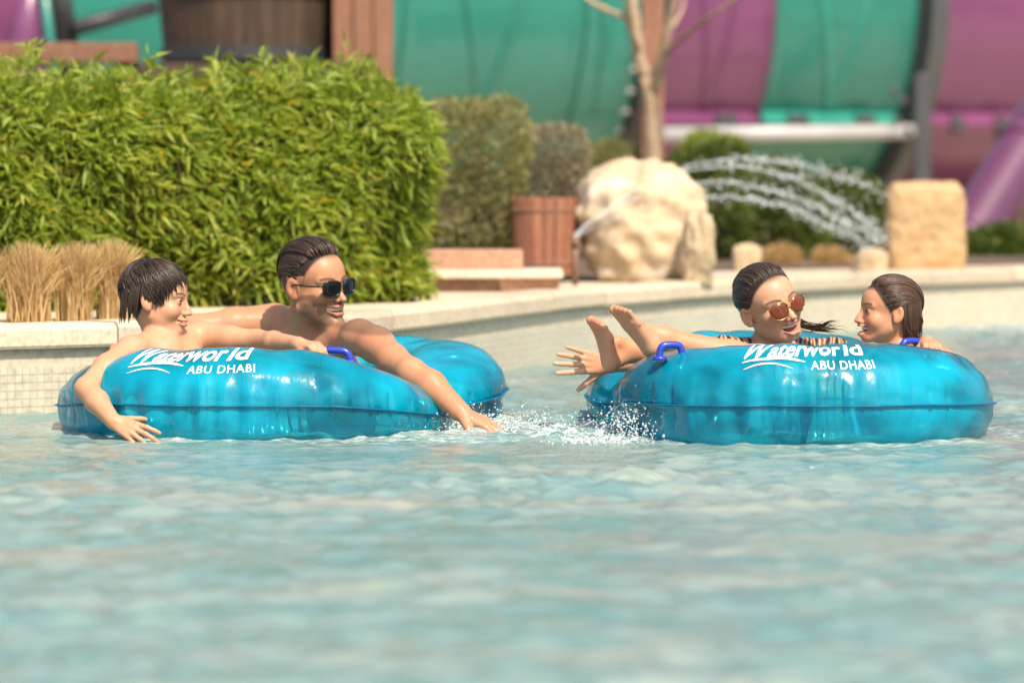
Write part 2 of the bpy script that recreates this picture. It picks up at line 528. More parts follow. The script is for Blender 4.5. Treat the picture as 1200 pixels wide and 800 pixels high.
xs = np.r_[np.linspace(-14, -2.6, 46), np.linspace(-2.58, 3.2, 300), np.linspace(3.25, 14, 46)]
ys = np.r_[np.linspace(-11, 4.4, 40), np.linspace(4.42, 13.0, 520), np.linspace(13.03, 19.5, 190), np.linspace(19.6, 23.5, 20)]
X, Y = np.meshgrid(xs, ys, indexing='ij')
wr = np.random.default_rng(5)
Z = np.zeros_like(X); DX = np.zeros_like(X); DY = np.zeros_like(X)
for k in range(84):
    lam = math.exp(wr.uniform(math.log(.065), math.log(.45)))
    th = wr.normal(PI / 2 + .2, .62)
    kx, ky = math.cos(th) * 2 * PI / lam, math.sin(th) * 2 * PI / lam
    amp = .0062 * lam * wr.uniform(.5, 1.3) * (1 if lam < .16 else .62)
    ph = kx * X + ky * Y + wr.uniform(0, 6.28)
    Z += amp * np.cos(ph)
    DX -= .75 * amp * math.cos(th) * np.sin(ph); DY -= .75 * amp * math.sin(th) * np.sin(ph)
gust = 1 + .45 * fnoise(np.stack([X, Y], -1), 3, 8, .25, .8)
def blob(cx, cy, r): return np.exp(-((X - cx) ** 2 + (Y - cy) ** 2) / (r * r))
rough_ = blob(-.02, 10.45, .30) + blob(.27, 10.2, .16) + blob(.30, 10.0, .12) + .5 * blob(-.3, 10.1, .25) + blob(2.35, 17.2, .5) + blob(2.9, 17.6, .5)
chop = fnoise(np.stack([X, Y], -1), 8, 26, 6, 17)
Z = Z * gust * .86 + .008 * rough_ * chop + .0024 * chop * gust
X2, Y2 = X + DX, Y + DY
foam = np.clip(rough_ * 1.0, 0, 1)
for (cx, cy) in ((-.72, 10.55), (.80, 10.35)):
    rr = np.hypot(X - cx, Y - cy)
    foam = np.maximum(foam, .75 * np.exp(-((rr - .56) / .05) ** 2))
foam = np.maximum(foam, .28 * np.clip(gust - 1.1, 0, 1))
wat = tag(obj('pool_water', np.stack([X2, Y2, Z], -1).reshape(-1, 3), grid_faces(len(xs), len(ys)), M['water'], base=(0, 0, 0)), kind='structure')
at = wat.data.attributes.new('foam', 'FLOAT', 'POINT'); at.data.foreach_set('value', foam.ravel().astype(np.float32))

# ================================================================== FOLIAGE
def basis(d, roll):
    d = d / (np.linalg.norm(d, axis=1)[:, None] + 1e-9)
    ref = np.where(np.abs(d[:, 2:3]) < .9, np.array([[0, 0, 1.0]]), np.array([[1.0, 0, 0]]))
    a = np.cross(d, ref); a /= np.linalg.norm(a, axis=1)[:, None]
    b = np.cross(a, d)
    c, s_ = np.cos(roll)[:, None], np.sin(roll)[:, None]
    return d, a * c + b * s_, b * c - a * s_

def leaves_vf(pos, dirs, length, width, droop=.15):
    n = len(pos); roll = rng.normal(0, .6, n)
    d, w, u = basis(dirs, roll)
    L = (length * rng.uniform(.65, 1.2, n))[:, None]; W = (width * rng.uniform(.7, 1.2, n))[:, None]
    dz = np.zeros((n, 3)); dz[:, 2] = -1
    b = pos; c = pos + d * L * .45 - u * W * .25 + dz * L * droop * .3
    l = pos + d * L * .4 + w * W * .5; r = pos + d * L * .4 - w * W * .5
    t = pos + d * L + dz * L * droop
    v = np.stack([b, l, c, r, t], 1).reshape(-1, 3)
    k = np.arange(n)[:, None, None] * 5
    f = (np.array([[0, 2, 1], [0, 3, 2], [1, 2, 4], [2, 3, 4]])[None] + k).reshape(-1, 3)
    return v, f

def one_leaf_mesh(name, length, width, m, droop=.15):
    v = np.array([(0, 0, 0), (.4 * length, .5 * width, 0), (.45 * length, 0, -.25 * width - .05 * length * droop), (.4 * length, -.5 * width, 0), (length, 0, -length * droop)])
    me = _mesh(name, v, np.array([[0, 2, 1], [0, 3, 2], [1, 2, 4], [2, 3, 4]]))
    me.materials.append(m)
    return me

def stems(par, pts_from, pts_to, r, m):
    mb = MB()
    for a, b in zip(pts_from, pts_to):
        mid = (a + b) / 2 + rng.normal(0, .02, 3)
        mb.add(*tube_vf([a, mid, b], [r, r * .8, r * .5], 5))
    tag(mb.build('stem', m, par, smooth=True), kind='stuff')

# ---- the bright hedge
HA, HB = np.array([-2.9, 11.72]), np.array([-.255, 13.35])
hd = (HB - HA) / np.linalg.norm(HB - HA); hn = np.array([-hd[1], hd[0]]); HL = np.linalg.norm(HB - HA); HD = .75
hedge = thing('hedge', (*((HA + HB) / 2 + hn * .35), .25), 'long bright green hedge of slender leaves behind the dry grass tufts', 'hedge')
def hedge_top(u):
    return .955 + .01 * (u / HL) + .03 * np.sin(u * 5.1) + .022 * np.sin(u * 13 + 1) + .018 * np.sin(u * 31)
nsh = 13000
u = rng.uniform(0, HL, nsh); face = rng.random(nsh)
w_ = np.where(face < .62, np.abs(rng.normal(0, .07, nsh)), rng.uniform(0, HD, nsh))
top = hedge_top(u)
h = np.where((face >= .62) & (face < .86), top - rng.normal(.015, .05, nsh), .27 + rng.random(nsh) ** .85 * (top - .27))
endm = face > .86
u = np.where(endm, HL - np.abs(rng.normal(0, .07, nsh)), u)
bul = .085 * fnoise(np.stack([u, h], -1), 4, 12, .9, 4.5)             # bulging, uneven face
w_ = w_ - bul
w_ += np.clip((h - (top - .2)) / .2, 0, 1) ** 2 * .16               # rounded top edge
w_ += np.clip((u - (HL - .15)) / .15, 0, 1) ** 2 * .10
sp = np.stack([HA[0] + hd[0] * u + hn[0] * w_, HA[1] + hd[1] * u + hn[1] * w_, h], -1)
out = np.zeros((nsh, 3)); out[:, :2] = -hn * np.where(face < .62, 1.0, .25)[:, None] + hd * np.where(endm, 1.2, 0)[:, None]
out[:, 2] = np.where((face >= .62) & (face < .86), 1.1, .45)
out += rng.normal(0, .55, (nsh, 3))
out /= np.linalg.norm(out, axis=1)[:, None]
K = 7
ld = out[:, None] * .75 + rng.normal(0, .60, (nsh, K, 3)); ld[..., 2] += .05
lp = sp[:, None] + out[:, None] * np.linspace(-.05, .03, K)[None, :, None]
lp, ld = lp.reshape(-1, 3), ld.reshape(-1, 3)
pick = np.argsort(lp[:, 1] + .4 * np.abs(lp[:, 0] + .9) + rng.uniform(0, .9, len(lp)))[:300]
rest = np.ones(len(lp), bool); rest[pick] = False
v, f = leaves_vf(lp[rest], ld[rest], .088, .0165, .22)
tag(obj('foliage', v, f, M['leaf'], hedge), kind='stuff')
lm = one_leaf_mesh('leaf', .092, .0175, M['leaf'], .22)
d0, w0, u0 = basis(ld[pick], rng.normal(0, .6, 300))
for q in range(300):
    shared('leaf', lm, lp[pick[q]], np.stack([d0[q], w0[q], u0[q]], 1), rng.uniform(.7, 1.15), hedge)
fr_ = []; to_ = []
for q in range(110):
    uu = rng.uniform(.05, HL - .08); ww = rng.uniform(.1, HD - .1)
    a = np.array([HA[0] + hd[0] * uu + hn[0] * ww, HA[1] + hd[1] * uu + hn[1] * ww, .25])
    fr_.append(a); to_.append(a + np.array([rng.normal(0, .08), rng.normal(0, .08), rng.uniform(.5, .72)]))
stems(hedge, fr_, to_, .008, M['stem'])

# ---- dry grass tufts along the coping
def grass_tuft(base, h, r, label, n=1500):
    t = thing('ornamental_grass', base, label, 'grass tuft', 'dry grass tufts on the pool edge')
    mb_v = []; mb_f = []
    az_ = rng.uniform(0, 2 * PI, n); lean = np.abs(rng.normal(0, .27, n)); hh = h * rng.uniform(.6, 1.05, n)
    b = np.stack([base[0] + r * .42 * rng.normal(0, .5, n), base[1] + r * .42 * rng.normal(0, .5, n), np.full(n, base[2])], -1)
    o = np.stack([np.cos(az_), np.sin(az_), np.zeros(n)], -1)
    rd = np.hypot(b[:, 0] - base[0], b[:, 1] - base[1]) / r; hh = hh * np.clip(1.05 - .42 * rd ** 2, .3, 1.1)
    side = np.stack([-np.sin(az_ + 1), np.cos(az_ + 1), np.zeros(n)], -1)
    W = .0032
    rows_ = []
    for tq in (0, .4, .75, 1.0):
        cpt = b + o * (np.sin(lean) * hh * tq ** 1.7 * .9)[:, None]
        cpt[:, 2] += hh * tq * np.cos(lean * tq) * (1 - .12 * tq * tq)
        ww = W * (1 - .8 * tq)
        rows_ += [cpt - side * ww, cpt + side * ww]
    v = np.stack(rows_, 1).reshape(-1, 3)
    k = np.arange(n)[:, None, None] * 8
    f = (np.array([[0, 1, 3, 2], [2, 3, 5, 4], [4, 5, 7, 6]])[None] + k).reshape(-1, 4)
    tag(obj('blade', v, f, M['straw'], t), kind='stuff')
for px, Y_, hh, rr, lab in ((-30, 11.52, .25, .10, 'dry tan grass tuft cut by the left photo edge'),
                        (34, 11.60, .268, .098, 'widest dry tan grass tuft, near the left photo edge'),
                        (88, 11.70, .262, .085, 'middle dry tan grass tuft between two others below the hedge'),
                        (132, 11.80, .27, .078, 'dry tan grass tuft just left of the boy in the left tube')):
    grass_tuft(P(px, 384, Y_) * np.array([1, 1, 0]) + np.array([0, 0, .255]), hh, rr, lab)

# ---- rounded shrubs
def shrub(name, label, c, r, m, n, L, W, group=None, boxy=2.6, up=.3, zb=None):
    c = np.array(c, float); r = np.array(r, float)
    t = thing(name, (c[0], c[1], (c[2] - r[2]) if zb is None else zb), label, 'shrub', group)
    d = rng.normal(size=(n, 3)); d /= np.linalg.norm(d, axis=1)[:, None]
    se = (np.abs(d) ** boxy).sum(1) ** (-1 / boxy)
    rad = 1 - np.abs(rng.normal(0, .12, n)) + .10 * fnoise(d, int(abs(c[0] * 100)) + 3, 10, .5, 1.6)
    p = c + d * (se * rad)[:, None] * r
    dd = d * .6 + rng.normal(0, .6, (n, 3)); dd[:, 2] += up
    v, f = leaves_vf(p, dd, L, W, .1)
    tag(obj('foliage', v, f, m, t), kind='stuff')
    k = 14
    a = c + rng.normal(0, .2, (k, 3)) * r; a[:, 2] = BASE[t][2]
    stems(t, a, c + rng.normal(0, .45, (k, 3)) * r, .008, M['stem'])
    return t
def at_px(px0, px1, py0, py1, Y):
    a, b = P(px0, py1, Y), P(px1, py0, Y)
    return (a + b) / 2, (b[0] - a[0]) / 2, (b[2] - a[2]) / 2
c, rx, rz = at_px(496, 612, 122, 300, 16.1)
shrub('shrub', 'rounded olive green clipped shrub right of the bright hedge', c, (rx, .30, rz), M['olive'], 11000, .035, .013, None, 4.5)
c, rx, rz = at_px(604, 684, 150, 250, 16.4)
shrub('shrub', 'small greyish shrub growing in the wooden tub', c, (rx, .17, rz), M['greyleaf'], 5000, .032, .011, None, 4)
c, rx, rz = at_px(668, 752, 172, 262, 20.0)
shrub('shrub', 'low olive clipped bush behind the pale boulder, beside the timber post', c, (rx, .25, rz), M['olive'], 4500, .045, .016)
for px0, px1, py0, py1, Yq, m, lab in ((776, 880, 166, 330, 19.6, 'deep', 'green shrub right of the tree trunk behind the water jets'),
                                      (862, 968, 196, 330, 19.9, 'deep', 'dark green shrub in the middle behind the water jets'),
                                      (950, 1046, 208, 330, 20.2, 'deep', 'dark green shrub just left of the tan stone block'),
                                      (1118, 1230, 268, 340, 20.6, 'deep', 'low dark shrub under the purple pipe, right of the stone block')):
    c, rx, rz = at_px(px0, px1, py0, py1, Yq)
    shrub('shrub', lab, c, (rx, .3, rz), M[m], 4500, .07, .022, 'shrubs behind the water jets', 2.2)
c, rx, rz = at_px(800, 872, 160, 215, 20.8)
shrub('shrub', 'light yellow-green shrub tip rising above the water jets', c, (rx, .2, rz), M['leaf'], 1500, .08, .02, None, 2.2, .8, zb=.25)
for px0, px1, py0, py1, Yq, lab in ((896, 936, 292, 322, 18.6, 'tan dry shrub at the pool edge left of the low stones'),
                                    (956, 992, 294, 322, 18.8, 'tan dry shrub in front of the darkest jet-side shrub')):
    c, rx, rz = at_px(px0, px1, py0, py1, Yq)
    shrub('shrub', lab, c, (rx, .12, rz), M['straw'], 1400, .05, .012, None, 2.2, .5)
tag(obj('planting_soil', [(-6, 12.3, .258), (-.1, 14.6, .258), (.6, 17.2, .258), (8, 23, .258), (8, 24, .258), (-6, 24, .258)], [[0, 1, 2, 3, 4, 5]], M['earth'], smooth=False), kind='structure')

# ================================================================== ROCKS, STEPS, PLANTER
def rock_vf(c, r, seed, boxy=3.2, strata=.03, sub=5, rough=.09):
    bm = bmesh.new(); bmesh.ops.create_icosphere(bm, subdivisions=sub, radius=1)
    d = np.array([w.co[:] for w in bm.verts]); f = [[q.index for q in p.verts] for p in bm.faces]; bm.free()
    d /= np.linalg.norm(d, axis=1)[:, None]
    se = (np.abs(d) ** boxy).sum(1) ** (-1 / boxy)
    k = 1 + rough * fnoise(d, seed, 12, .35, 1.0) + rough * .8 * -np.abs(fnoise(d, seed + 1, 12, .9, 2.6)) + .018 * fnoise(d, seed + 2, 16, 3, 7)
    zz = d[:, 2] * se + .15 * fnoise(d, seed + 5, 6, .3, .7)
    k += strata * (np.abs(((zz * 3.1) % 1) - .5) * 2 - .5)
    return np.asarray(c) + d * (se * k)[:, None] * np.asarray(r), f
def rock(name, label, px0, px1, py0, py1, Y, depth, m, seed, cat='rock', **kw):
    c, rx, rz = at_px(px0, px1, py0, py1, Y)
    v, f = rock_vf(c, (rx, depth, rz), seed, **kw)
    v[:, 2] = np.maximum(v[:, 2], .24)
    return tag(obj(name, v, f, M[m]), label, cat)
rock('boulder', 'large pale sandstone boulder beside the timber post on the pool edge', 676, 836, 192, 344, 15.95, .30, 'rock', 21, boxy=2.7, rough=.12, strata=.045)
rock('boulder', 'slim upright tan rock standing at the right foot of the big boulder', 800, 842, 246, 352, 15.55, .07, 'rock', 33, boxy=2.6, rough=.16)
rock('stone_block', 'squarish tan sandstone block left of the sloping purple pipe', 1036, 1131, 213, 330, 17.9, .20, 'block', 44, cat='stone block', boxy=7, rough=.05, strata=.015)
for px0, px1, py0, py1, lab in ((1000, 1040, 292, 326, 'low tan stone against the left side of the stone block'), (858, 892, 286, 322, 'small pale rounded stone among the shrubs behind the woman')):
    rock('stone', lab, px0, px1, py0, py1, 17.6, .08, 'rock', px0, cat='stone')

step = thing('stone_step', P(585, 350, 15.0) * np.array([1, 1, 0]) + np.array([0, 0, .25]), 'low stone step with painted-in shaded brown and lit tan faces and a sunlit-toned slab top below the olive shrub', 'step')
def step_block(name, px0, px1, py0, py1, Y, depth, m, rz=0.0, bev=.006):
    c, rx, rz_ = at_px(px0, px1, py0, py1, Y)
    c[1] += depth / 2
    v, f = box_vf(c, (2 * rx, depth, 2 * rz_), rz, bev)
    return obj(name, v, f, M[m], step, smooth=False)
step_block('shaded_stone', 482, 583, 326, 360, 14.5, .5, 'brownstone')  # shaded left face of the block, its shade put into a browner colour
step_block('lit_stone', 585, 655, 326, 358, 14.5, .5, 'brick')  # sunlit right face of the same block, painted as a lighter colour
step_block('slab', 478, 660, 318, 326.5, 14.46, .56, 'slabtop')  # sunlit top of the step, its brightness put into a paler colour
c, rx, rz = at_px(494, 613, 293, 317, 14.75)
v, f = box_vf(c + np.array([0, .1, 0]), (2 * rx, .2, 2 * rz), 0, .008)
tag(obj('terracotta_block', v, f, M['brick'], smooth=False), 'terracotta block lying on the sunlit-toned slab of the step', 'block')

# wooden tub
c, rx, rz = at_px(598, 676, 232, 322, 15.75)
tub = thing('planter_tub', (c[0], c[1] + rx, c[2] - rz), 'reddish wooden tub planter standing behind the stone step', 'planter')
cx, cy = c[0], c[1] + rx
ns = 18
for k in range(ns):
    a = 2 * PI * k / ns
    r0, r1 = rx * .88, rx * 1.0
    wv = 2 * PI * rx / ns * .93
    R_ = np.array([[math.cos(a), -math.sin(a), 0], [math.sin(a), math.cos(a), 0], [0, 0, 1]])
    v, f = box_vf((0, 0, 0), (.016, wv, 2 * rz), 0, .003)
    v[:, 1] *= np.where(v[:, 2] < 0, .88, 1.0)
    v[:, 0] += np.where(v[:, 2] < 0, r0, r1)
    obj('stave', v @ R_.T + np.array([cx, cy, c[2]]), f, M['planter'], tub, smooth=False)
for zz in (-.72, .68):
    a = np.linspace(0, 2 * PI, 33)
    rr = rx * (.94 + .06 * zz) + .010
    v, f = tube_vf(np.stack([cx + rr * np.cos(a), cy + rr * np.sin(a), np.full(33, c[2] + rz * zz)], -1), .005, 6)
    obj('hoop', v, f, M['brownstone'], tub)
v, f = sphere_vf((cx, cy, c[2] + rz * .75), (rx * .9, rx * .9, .02), 20, 6)
obj('soil', v, f, M['earth'], tub)

# ================================================================== TIMBER POST, TREE, BARREL
def planks(t, px0, px1, py0, py1, Y, n, m, depth=.03, gap=.006, name='plank'):
    a, b = P(px0, py1, Y), P(px1, py0, Y)
    w = (b[0] - a[0]) / n
    for k in range(n):
        v, f = box_vf((a[0] + w * (k + .5), Y + depth / 2 + .003 * math.sin(k * 5), (a[2] + b[2]) / 2), (w - gap, depth, b[2] - a[2]), 0, .004)
        obj(name, v, f, M[m], t, smooth=False)
q = P(762, 200, 19.8)
post = thing('timber_post', (q[0], 19.85, .25), 'square brown timber post behind the pale bare tree', 'post')
v, f = box_vf((q[0] + .015, 19.9, 1.4), (.115, .12, 2.3), 0, .01); obj('shaft', v, f, M['midwood'], post, smooth=False)
v, f = box_vf((q[0] + .015, 19.9, .33), (.17, .17, .16), 0, .012); obj('foot', v, f, M['brownstone'], post, smooth=False)

tb_ = P(768, 250, 19.1)
tree = thing('bare_tree', (tb_[0], 19.1, .25), 'slender pale bare tree with forked limbs in front of the timber post', 'tree')
def pxs(lst, Y): return np.array([P(a, b, Y + (dy if len(r) else 0)) for a, b, *r in lst for dy in ([r[0]] if r else [0])])
def limb(name, lst, r0, r1, Y=19.1):
    p = smooth_curve(pxs(lst, Y), 18)
    v, f = tube_vf(p, np.linspace(r0, r1, 18) * (1 + .08 * np.sin(np.arange(18) * 1.7)), 9)
    obj(name, v, f, M['trunk'], tree)
limb('trunk', [(770, 325), (767, 250), (766, 180), (764, 120), (757, 90)], .055, .040)
limb('limb', [(757, 92), (748, 65), (746, 35), (740, 0), (736, -60)], .034, .020)
limb('limb', [(764, 112, 0), (776, 70, -.1), (784, 30, -.15), (800, -40, -.2)], .032, .016)
limb('limb', [(746, 40), (738, 22, .05), (715, 14, .1), (690, 2, .15), (660, -30, .2)], .018, .009)
limb('branch', [(776, 66, -.1), (800, 45, -.3), (830, 20, -.5), (862, 0, -.6), (900, -30, -.7)], .014, .005)
limb('branch', [(750, 60, 0), (735, 30, -.3), (728, -20, -.5)], .012, .005)
limb('branch', [(783, 40, -.15), (800, 12, .2), (806, -30, .3)], .012, .004)

bc, brx, brz = at_px(184, 400, -240, 76, 20.6)
barrel = thing('giant_barrel', (bc[0], 20.6, bc[2] - brz), 'giant wooden barrel, darkened as if shaded, standing above the bright hedge', 'barrel')
ns = 34
for k in range(ns):
    a = 2 * PI * k / ns
    zz = np.linspace(-brz, brz, 11)
    prof_r = brx * (.90 + .10 * (1 - (zz / brz) ** 2))
    ww = prof_r * PI / ns * .94
    vo = []; 
    for z_, r_, w2 in zip(zz, prof_r, ww):
        vo += [(r_ - .03, -w2, z_), (r_, -w2, z_), (r_ + .004, 0, z_), (r_, w2, z_), (r_ - .03, w2, z_)]
    R_ = np.array([[math.cos(a), -math.sin(a), 0], [math.sin(a), math.cos(a), 0], [0, 0, 1]])
    f = grid_faces(11, 5, wrap_v=True)[:, ::-1].tolist() + [[0, 1, 2, 3, 4], [54, 53, 52, 51, 50]]
    obj('stave', np.array(vo) @ R_.T + bc, f, M['darkwood'], barrel, smooth=False)
for z_ in (-.93, -.45, .2):
    a = np.linspace(0, 2 * PI, 49); rr = brx * (.90 + .10 * (1 - z_ ** 2)) + .012
    v = []
    for aa in a[:-1]:
        for dr, dz in ((0, -.035), (.012, -.035), (.012, .035), (0, .035)):
            v.append((bc[0] + (rr + dr) * math.cos(aa), bc[1] + (rr + dr) * math.sin(aa), bc[2] + z_ * brz + dz))
    obj('hoop', v, grid_faces(48, 4, True, True).tolist(), M['darksteel'], barrel, smooth=False)
v, f = sphere_vf(bc + np.array([0, 0, -brz + .05]), (brx * .86, brx * .86, .04), 24, 6); obj('barrel_head', v, f, M['darkwood'], barrel)

pl = P(300, 80, 20.6)
stand = thing('barrel_stand', (pl[0], 20.8, .25), 'dark timber stand under the giant barrel, hidden by the hedge', 'stand')
v, f = box_vf((pl[0] - .1, 20.7, bc[2] - brz - .045), (1.25, 1.1, .08), 0, .01); obj('deck_board', v, f, M['darkwood'], stand, smooth=False)
for dx in (-.6, .4):
    v, f = box_vf((pl[0] + dx, 20.8, .7), (.14, .14, .95), 0, .01); obj('leg', v, f, M['darkwood'], stand, smooth=False)

q0, q1 = P(390, 110, 20.2), P(461, 110, 20.2)
col = thing('timber_column', ((q0[0] + q1[0]) / 2, 20.3, .25), 'brown planked timber column at the right side of the giant barrel', 'column')
ww = (q1[0] - q0[0]) / 3
for k in range(3):
    v, f = box_vf((q0[0] + ww * (k + .5), 20.22 + .004 * k, 1.35), (ww - .008, .05, 2.2), 0, .006); obj('plank', v, f, M['midwood'], col, smooth=False)
v, f = box_vf(((q0[0] + q1[0]) / 2, 20.42, 1.35), (3 * ww - .02, .3, 2.19), 0, .01); obj('core', v, f, M['darkwood'], col, smooth=False)

# timber beam at far left
q0, q1 = P(-60, 50, 20.0), P(160, 74, 20.0)
beam = thing('timber_beam', ((q0[0] + q1[0]) / 2, 20.1, .25), 'red-brown horizontal timber beam above the left end of the hedge', 'beam')
v, f = box_vf(((q0[0] + q1[0]) / 2, 20.08, (q0[2] + q1[2]) / 2), (q1[0] - q0[0], .14, q0[2] - q1[2]), 0, .012); obj('rail', v, f, M['midwood'], beam, smooth=False)
for px in (-20, 146):
    a = P(px, 74, 20.1)
    v, f = box_vf((a[0], 20.12, (a[2] + .25) / 2), (.10, .10, a[2] - .25 - .002), 0, .01); obj('leg', v, f, M['darkwood'], beam, smooth=False)

# ================================================================== THE WATER SLIDE
SY, SZ, SR = 27.6, 2.02, 1.52
slide = thing('water_slide', (2.0, SY, .25), 'huge teal and purple tube water slide across the background', 'water slide')
TA = math.radians(23)
ax = np.array([math.cos(TA), math.sin(TA), 0]); bx_ = np.array([math.sin(TA), -math.cos(TA), 0]); cz = np.array([0, 0, 1.0])
S0 = np.array([0, SY, SZ])
def along(px, py=100):
    """distance along the slide axis whose near surface shows at a pixel"""
    lo, hi = -14.0, 14.0
    for _ in range(50):
        mid = (lo + hi) / 2
        p = S0 + ax * mid + bx_ * SR * .93 - cz * .5
        x = 600 + F * p[0] / p[1]
        if x < px: lo = mid
        else: hi = mid
    return lo
def spt(s_, ang, r): return S0 + ax * s_ + r * (bx_ * math.cos(ang) + cz * math.sin(ang))
def section(px0, px1, m, label):
    s0, s1 = along(px0), along(px1)
    n = 72; sl = np.linspace(s0, s1, 24); aa = np.linspace(0, 2 * PI, n, endpoint=False)
    v = []
    for s_ in sl:
        e = min(s_ - s0, s1 - s_)
        r = SR + .004 * math.sin(s_ * 3) + (.055 if e < .035 else 0)
        for a in aa: v.append(spt(s_, a, r))
    for s_ in sl[::-1]:
        for a in aa: v.append(spt(s_, a, SR - .03))
    f = grid_faces(48, n, True, True)[:, ::-1]
    o = obj('tube_section', v, f, M[m], slide); o['label'] = label
    # moulded diagonal ribs and a raised ring
    for sa, sb, a0, a1 in ((.12, .5, .75, -.62), (.88, .5, .75, -.62)):
        t = np.linspace(0, 1, 26)
        pts = [spt(s0 + (s1 - s0) * (sa + (sb - sa) * q), a0 + (a1 - a0) * q, SR - .012) for q in t]
        v, f = tube_vf(pts, .036, 8); obj('rib', v, f, M[m], slide)
    return s0, s1
section(-420, 60, 'purple', 'dark purple slide section at the far left')
section(64, 463, 'teal', 'teal slide section behind the giant barrel')
section(466, 676, 'teal', 'teal slide section left of the timber post')
section(679, 742, 'teal', 'short teal slide section touching the timber post')
section(775, 897, 'purple', 'purple slide section right of the timber post')
section(900, 1062, 'teal', 'teal slide section left of the charcoal ring')
section(1086, 1500, 'purple', 'long purple slide section right of the charcoal ring')
def ring(s_, r0, r1, w, m, name, a0=0, a1=2 * PI, n=72):
    aa = np.linspace(a0, a1, n); v = []
    for a in aa:
        for dr, ds in ((r0, -w), (r1, -w), (r1, w), (r0, w)): v.append(spt(s_ + ds, a, dr))
    f = grid_faces(n, 4, False, True).tolist() + [[0, 1, 2, 3], [4 * n - 1, 4 * n - 2, 4 * n - 3, 4 * n - 4]]
    obj(name, v, f, M[m], slide, smooth=False)
s_ = along(759); ring(s_, SR - .06, SR + .10, .085, 'darksteel', 'ring_flange')
for k in range(9):
    a = math.radians(-4 - 6 * k)
    for ds in (-.115, -.14):
        v, f = sphere_vf(spt(s_ + ds, a, SR + .06), (.018, .018, .018), 8, 6); obj('bolt', v, f, M['galv'], slide)
s_ = along(1078); ring(s_, SR + .01, SR + .20, .07, 'steel', 'support_ring')
ring(along(1070), SR - .1, SR + .07, .05, 'darksteel', 'ring_flange')
# longitudinal flange, its clamps, and the support pipe
fa = math.radians(-37)
def flange(px0, px1, m):
    s0, s1 = along(px0), along(px1); v = []
    for ss in np.linspace(s0, s1, 8):
        for dr, da in ((SR - .02, .03), (SR + .13, .028), (SR + .13, -.028), (SR - .02, -.03)): v.append(spt(ss, fa + da, dr))
    obj('flange', v, grid_faces(8, 4, False, True).tolist() + [[0, 1, 2, 3], [31, 30, 29, 28]], M[m], slide, smooth=False)
flange(776, 896, 'purple'); flange(901, 1060, 'teal'); flange(1090, 1500, 'purple')
for px in (852, 862, 936, 946, 1016, 1024, 1128, 1180):
    s_ = along(px); p = spt(s_, fa, SR + .08)
    v, f = box_vf(p, (.10, .14, .13), TA, .015); obj('clamp', v, f, M['darksteel'], slide, smooth=False)
pa, pb = P(772, 158, 25.8), P(1072, 154, 26.4)
v, f = tube_vf([pa, pb], .052, 14); obj('support_pipe', v, f, M['galv'], slide)
pa = P(1082, 120, 26.35)
v, f = box_vf((pa[0], 26.4, (pa[2] + .25) / 2 + .1), (.11, .12, pa[2] - .05), 0, .01); obj('support_post', v, f, M['steel'], slide, smooth=False)
for dx, dz in ((-14, -18), (-20, 6), (-8, 18), (-24, -30)):
    v, f = sphere_vf(P(1072 + dx, 136 + dz, 26.2), .03, 10, 7); obj('bolt', v, f, M['steel'], slide)
# far left struts
st = thing('steel_strut', P(80, 150, 23.5) * np.array([1, 1, 0]) + np.array([0, 0, .25]), 'charcoal leaning steel strut left of the giant barrel', 'strut')
v, f = tube_vf([P(62, -40, 23.2), P(74, 20, 23.3), P(92, 160, 23.5), P(98, 300, 23.6)], .075, 10); obj('shaft', v, f, M['darksteel'], st)
v, f = tube_vf([P(86, 34, 23.2), P(180, 8, 23.6)], .05, 10); obj('arm', v, f, M['darksteel'], st)
pp = thing('purple_strut', P(34, 200, 23) * np.array([1, 1, 0]) + np.array([0, 0, .25]), 'purple tapering slide leg at the far left above the timber beam', 'slide leg')
v, f = tube_vf([P(40, -40, 23), P(30, 40, 23), P(26, 290, 23)], [.06, .11, .13], 12); obj('shaft', v, f, M['purple'], pp)
v, f = tube_vf([P(48, -40, 22.9), P(60, 60, 22.9), P(70, 290, 22.9)], .03, 8); obj('trim', v, f, M['teal'], pp)
# sloping purple pipe at right
pipe = thing('purple_pipe', P(1120, 316, 22.3) * np.array([1, 1, 0]) + np.array([0, 0, .25]), 'thick sloping purple pipe rising right of the stone block', 'pipe')
a, b = P(1100, 336, 22.2), P(1262, 80, 23.4)
v, f = tube_vf([a + (b - a) * t for t in np.linspace(0, 1, 12)], .18, 20); obj('shaft', v, f, M['deeppurple'], pipe)
for t in (.18, .62):
    p = a + (b - a) * t; dd = (b - a) / np.linalg.norm(b - a)
    v, f = tube_vf([p - dd * .04, p + dd * .04], .197, 20); obj('collar', v, f, M['deeppurple'], pipe)
# building behind everything
bd = thing('brown_building', (0, 33, .25), 'dark brown boarded building behind the water slide', 'building')
for k in range(60):
    v, f = box_vf((-15 + k * .5, 33 + .02 * (k % 2), 3.2), (.49, .1, 5.9), 0, .01); obj('board', v, f, M['darkwood'], bd, smooth=False)
v, f = box_vf((0, 34.6, 3.2), (30, 3, 5.88), 0, .02); obj('wall', v, f, M['darkwood'], bd, smooth=False)
v, f = box_vf((0, 34.4, 6.3), (31, 4.0, .2), 0, .02); obj('roof', v, f, M['darkwood'], bd, smooth=False)

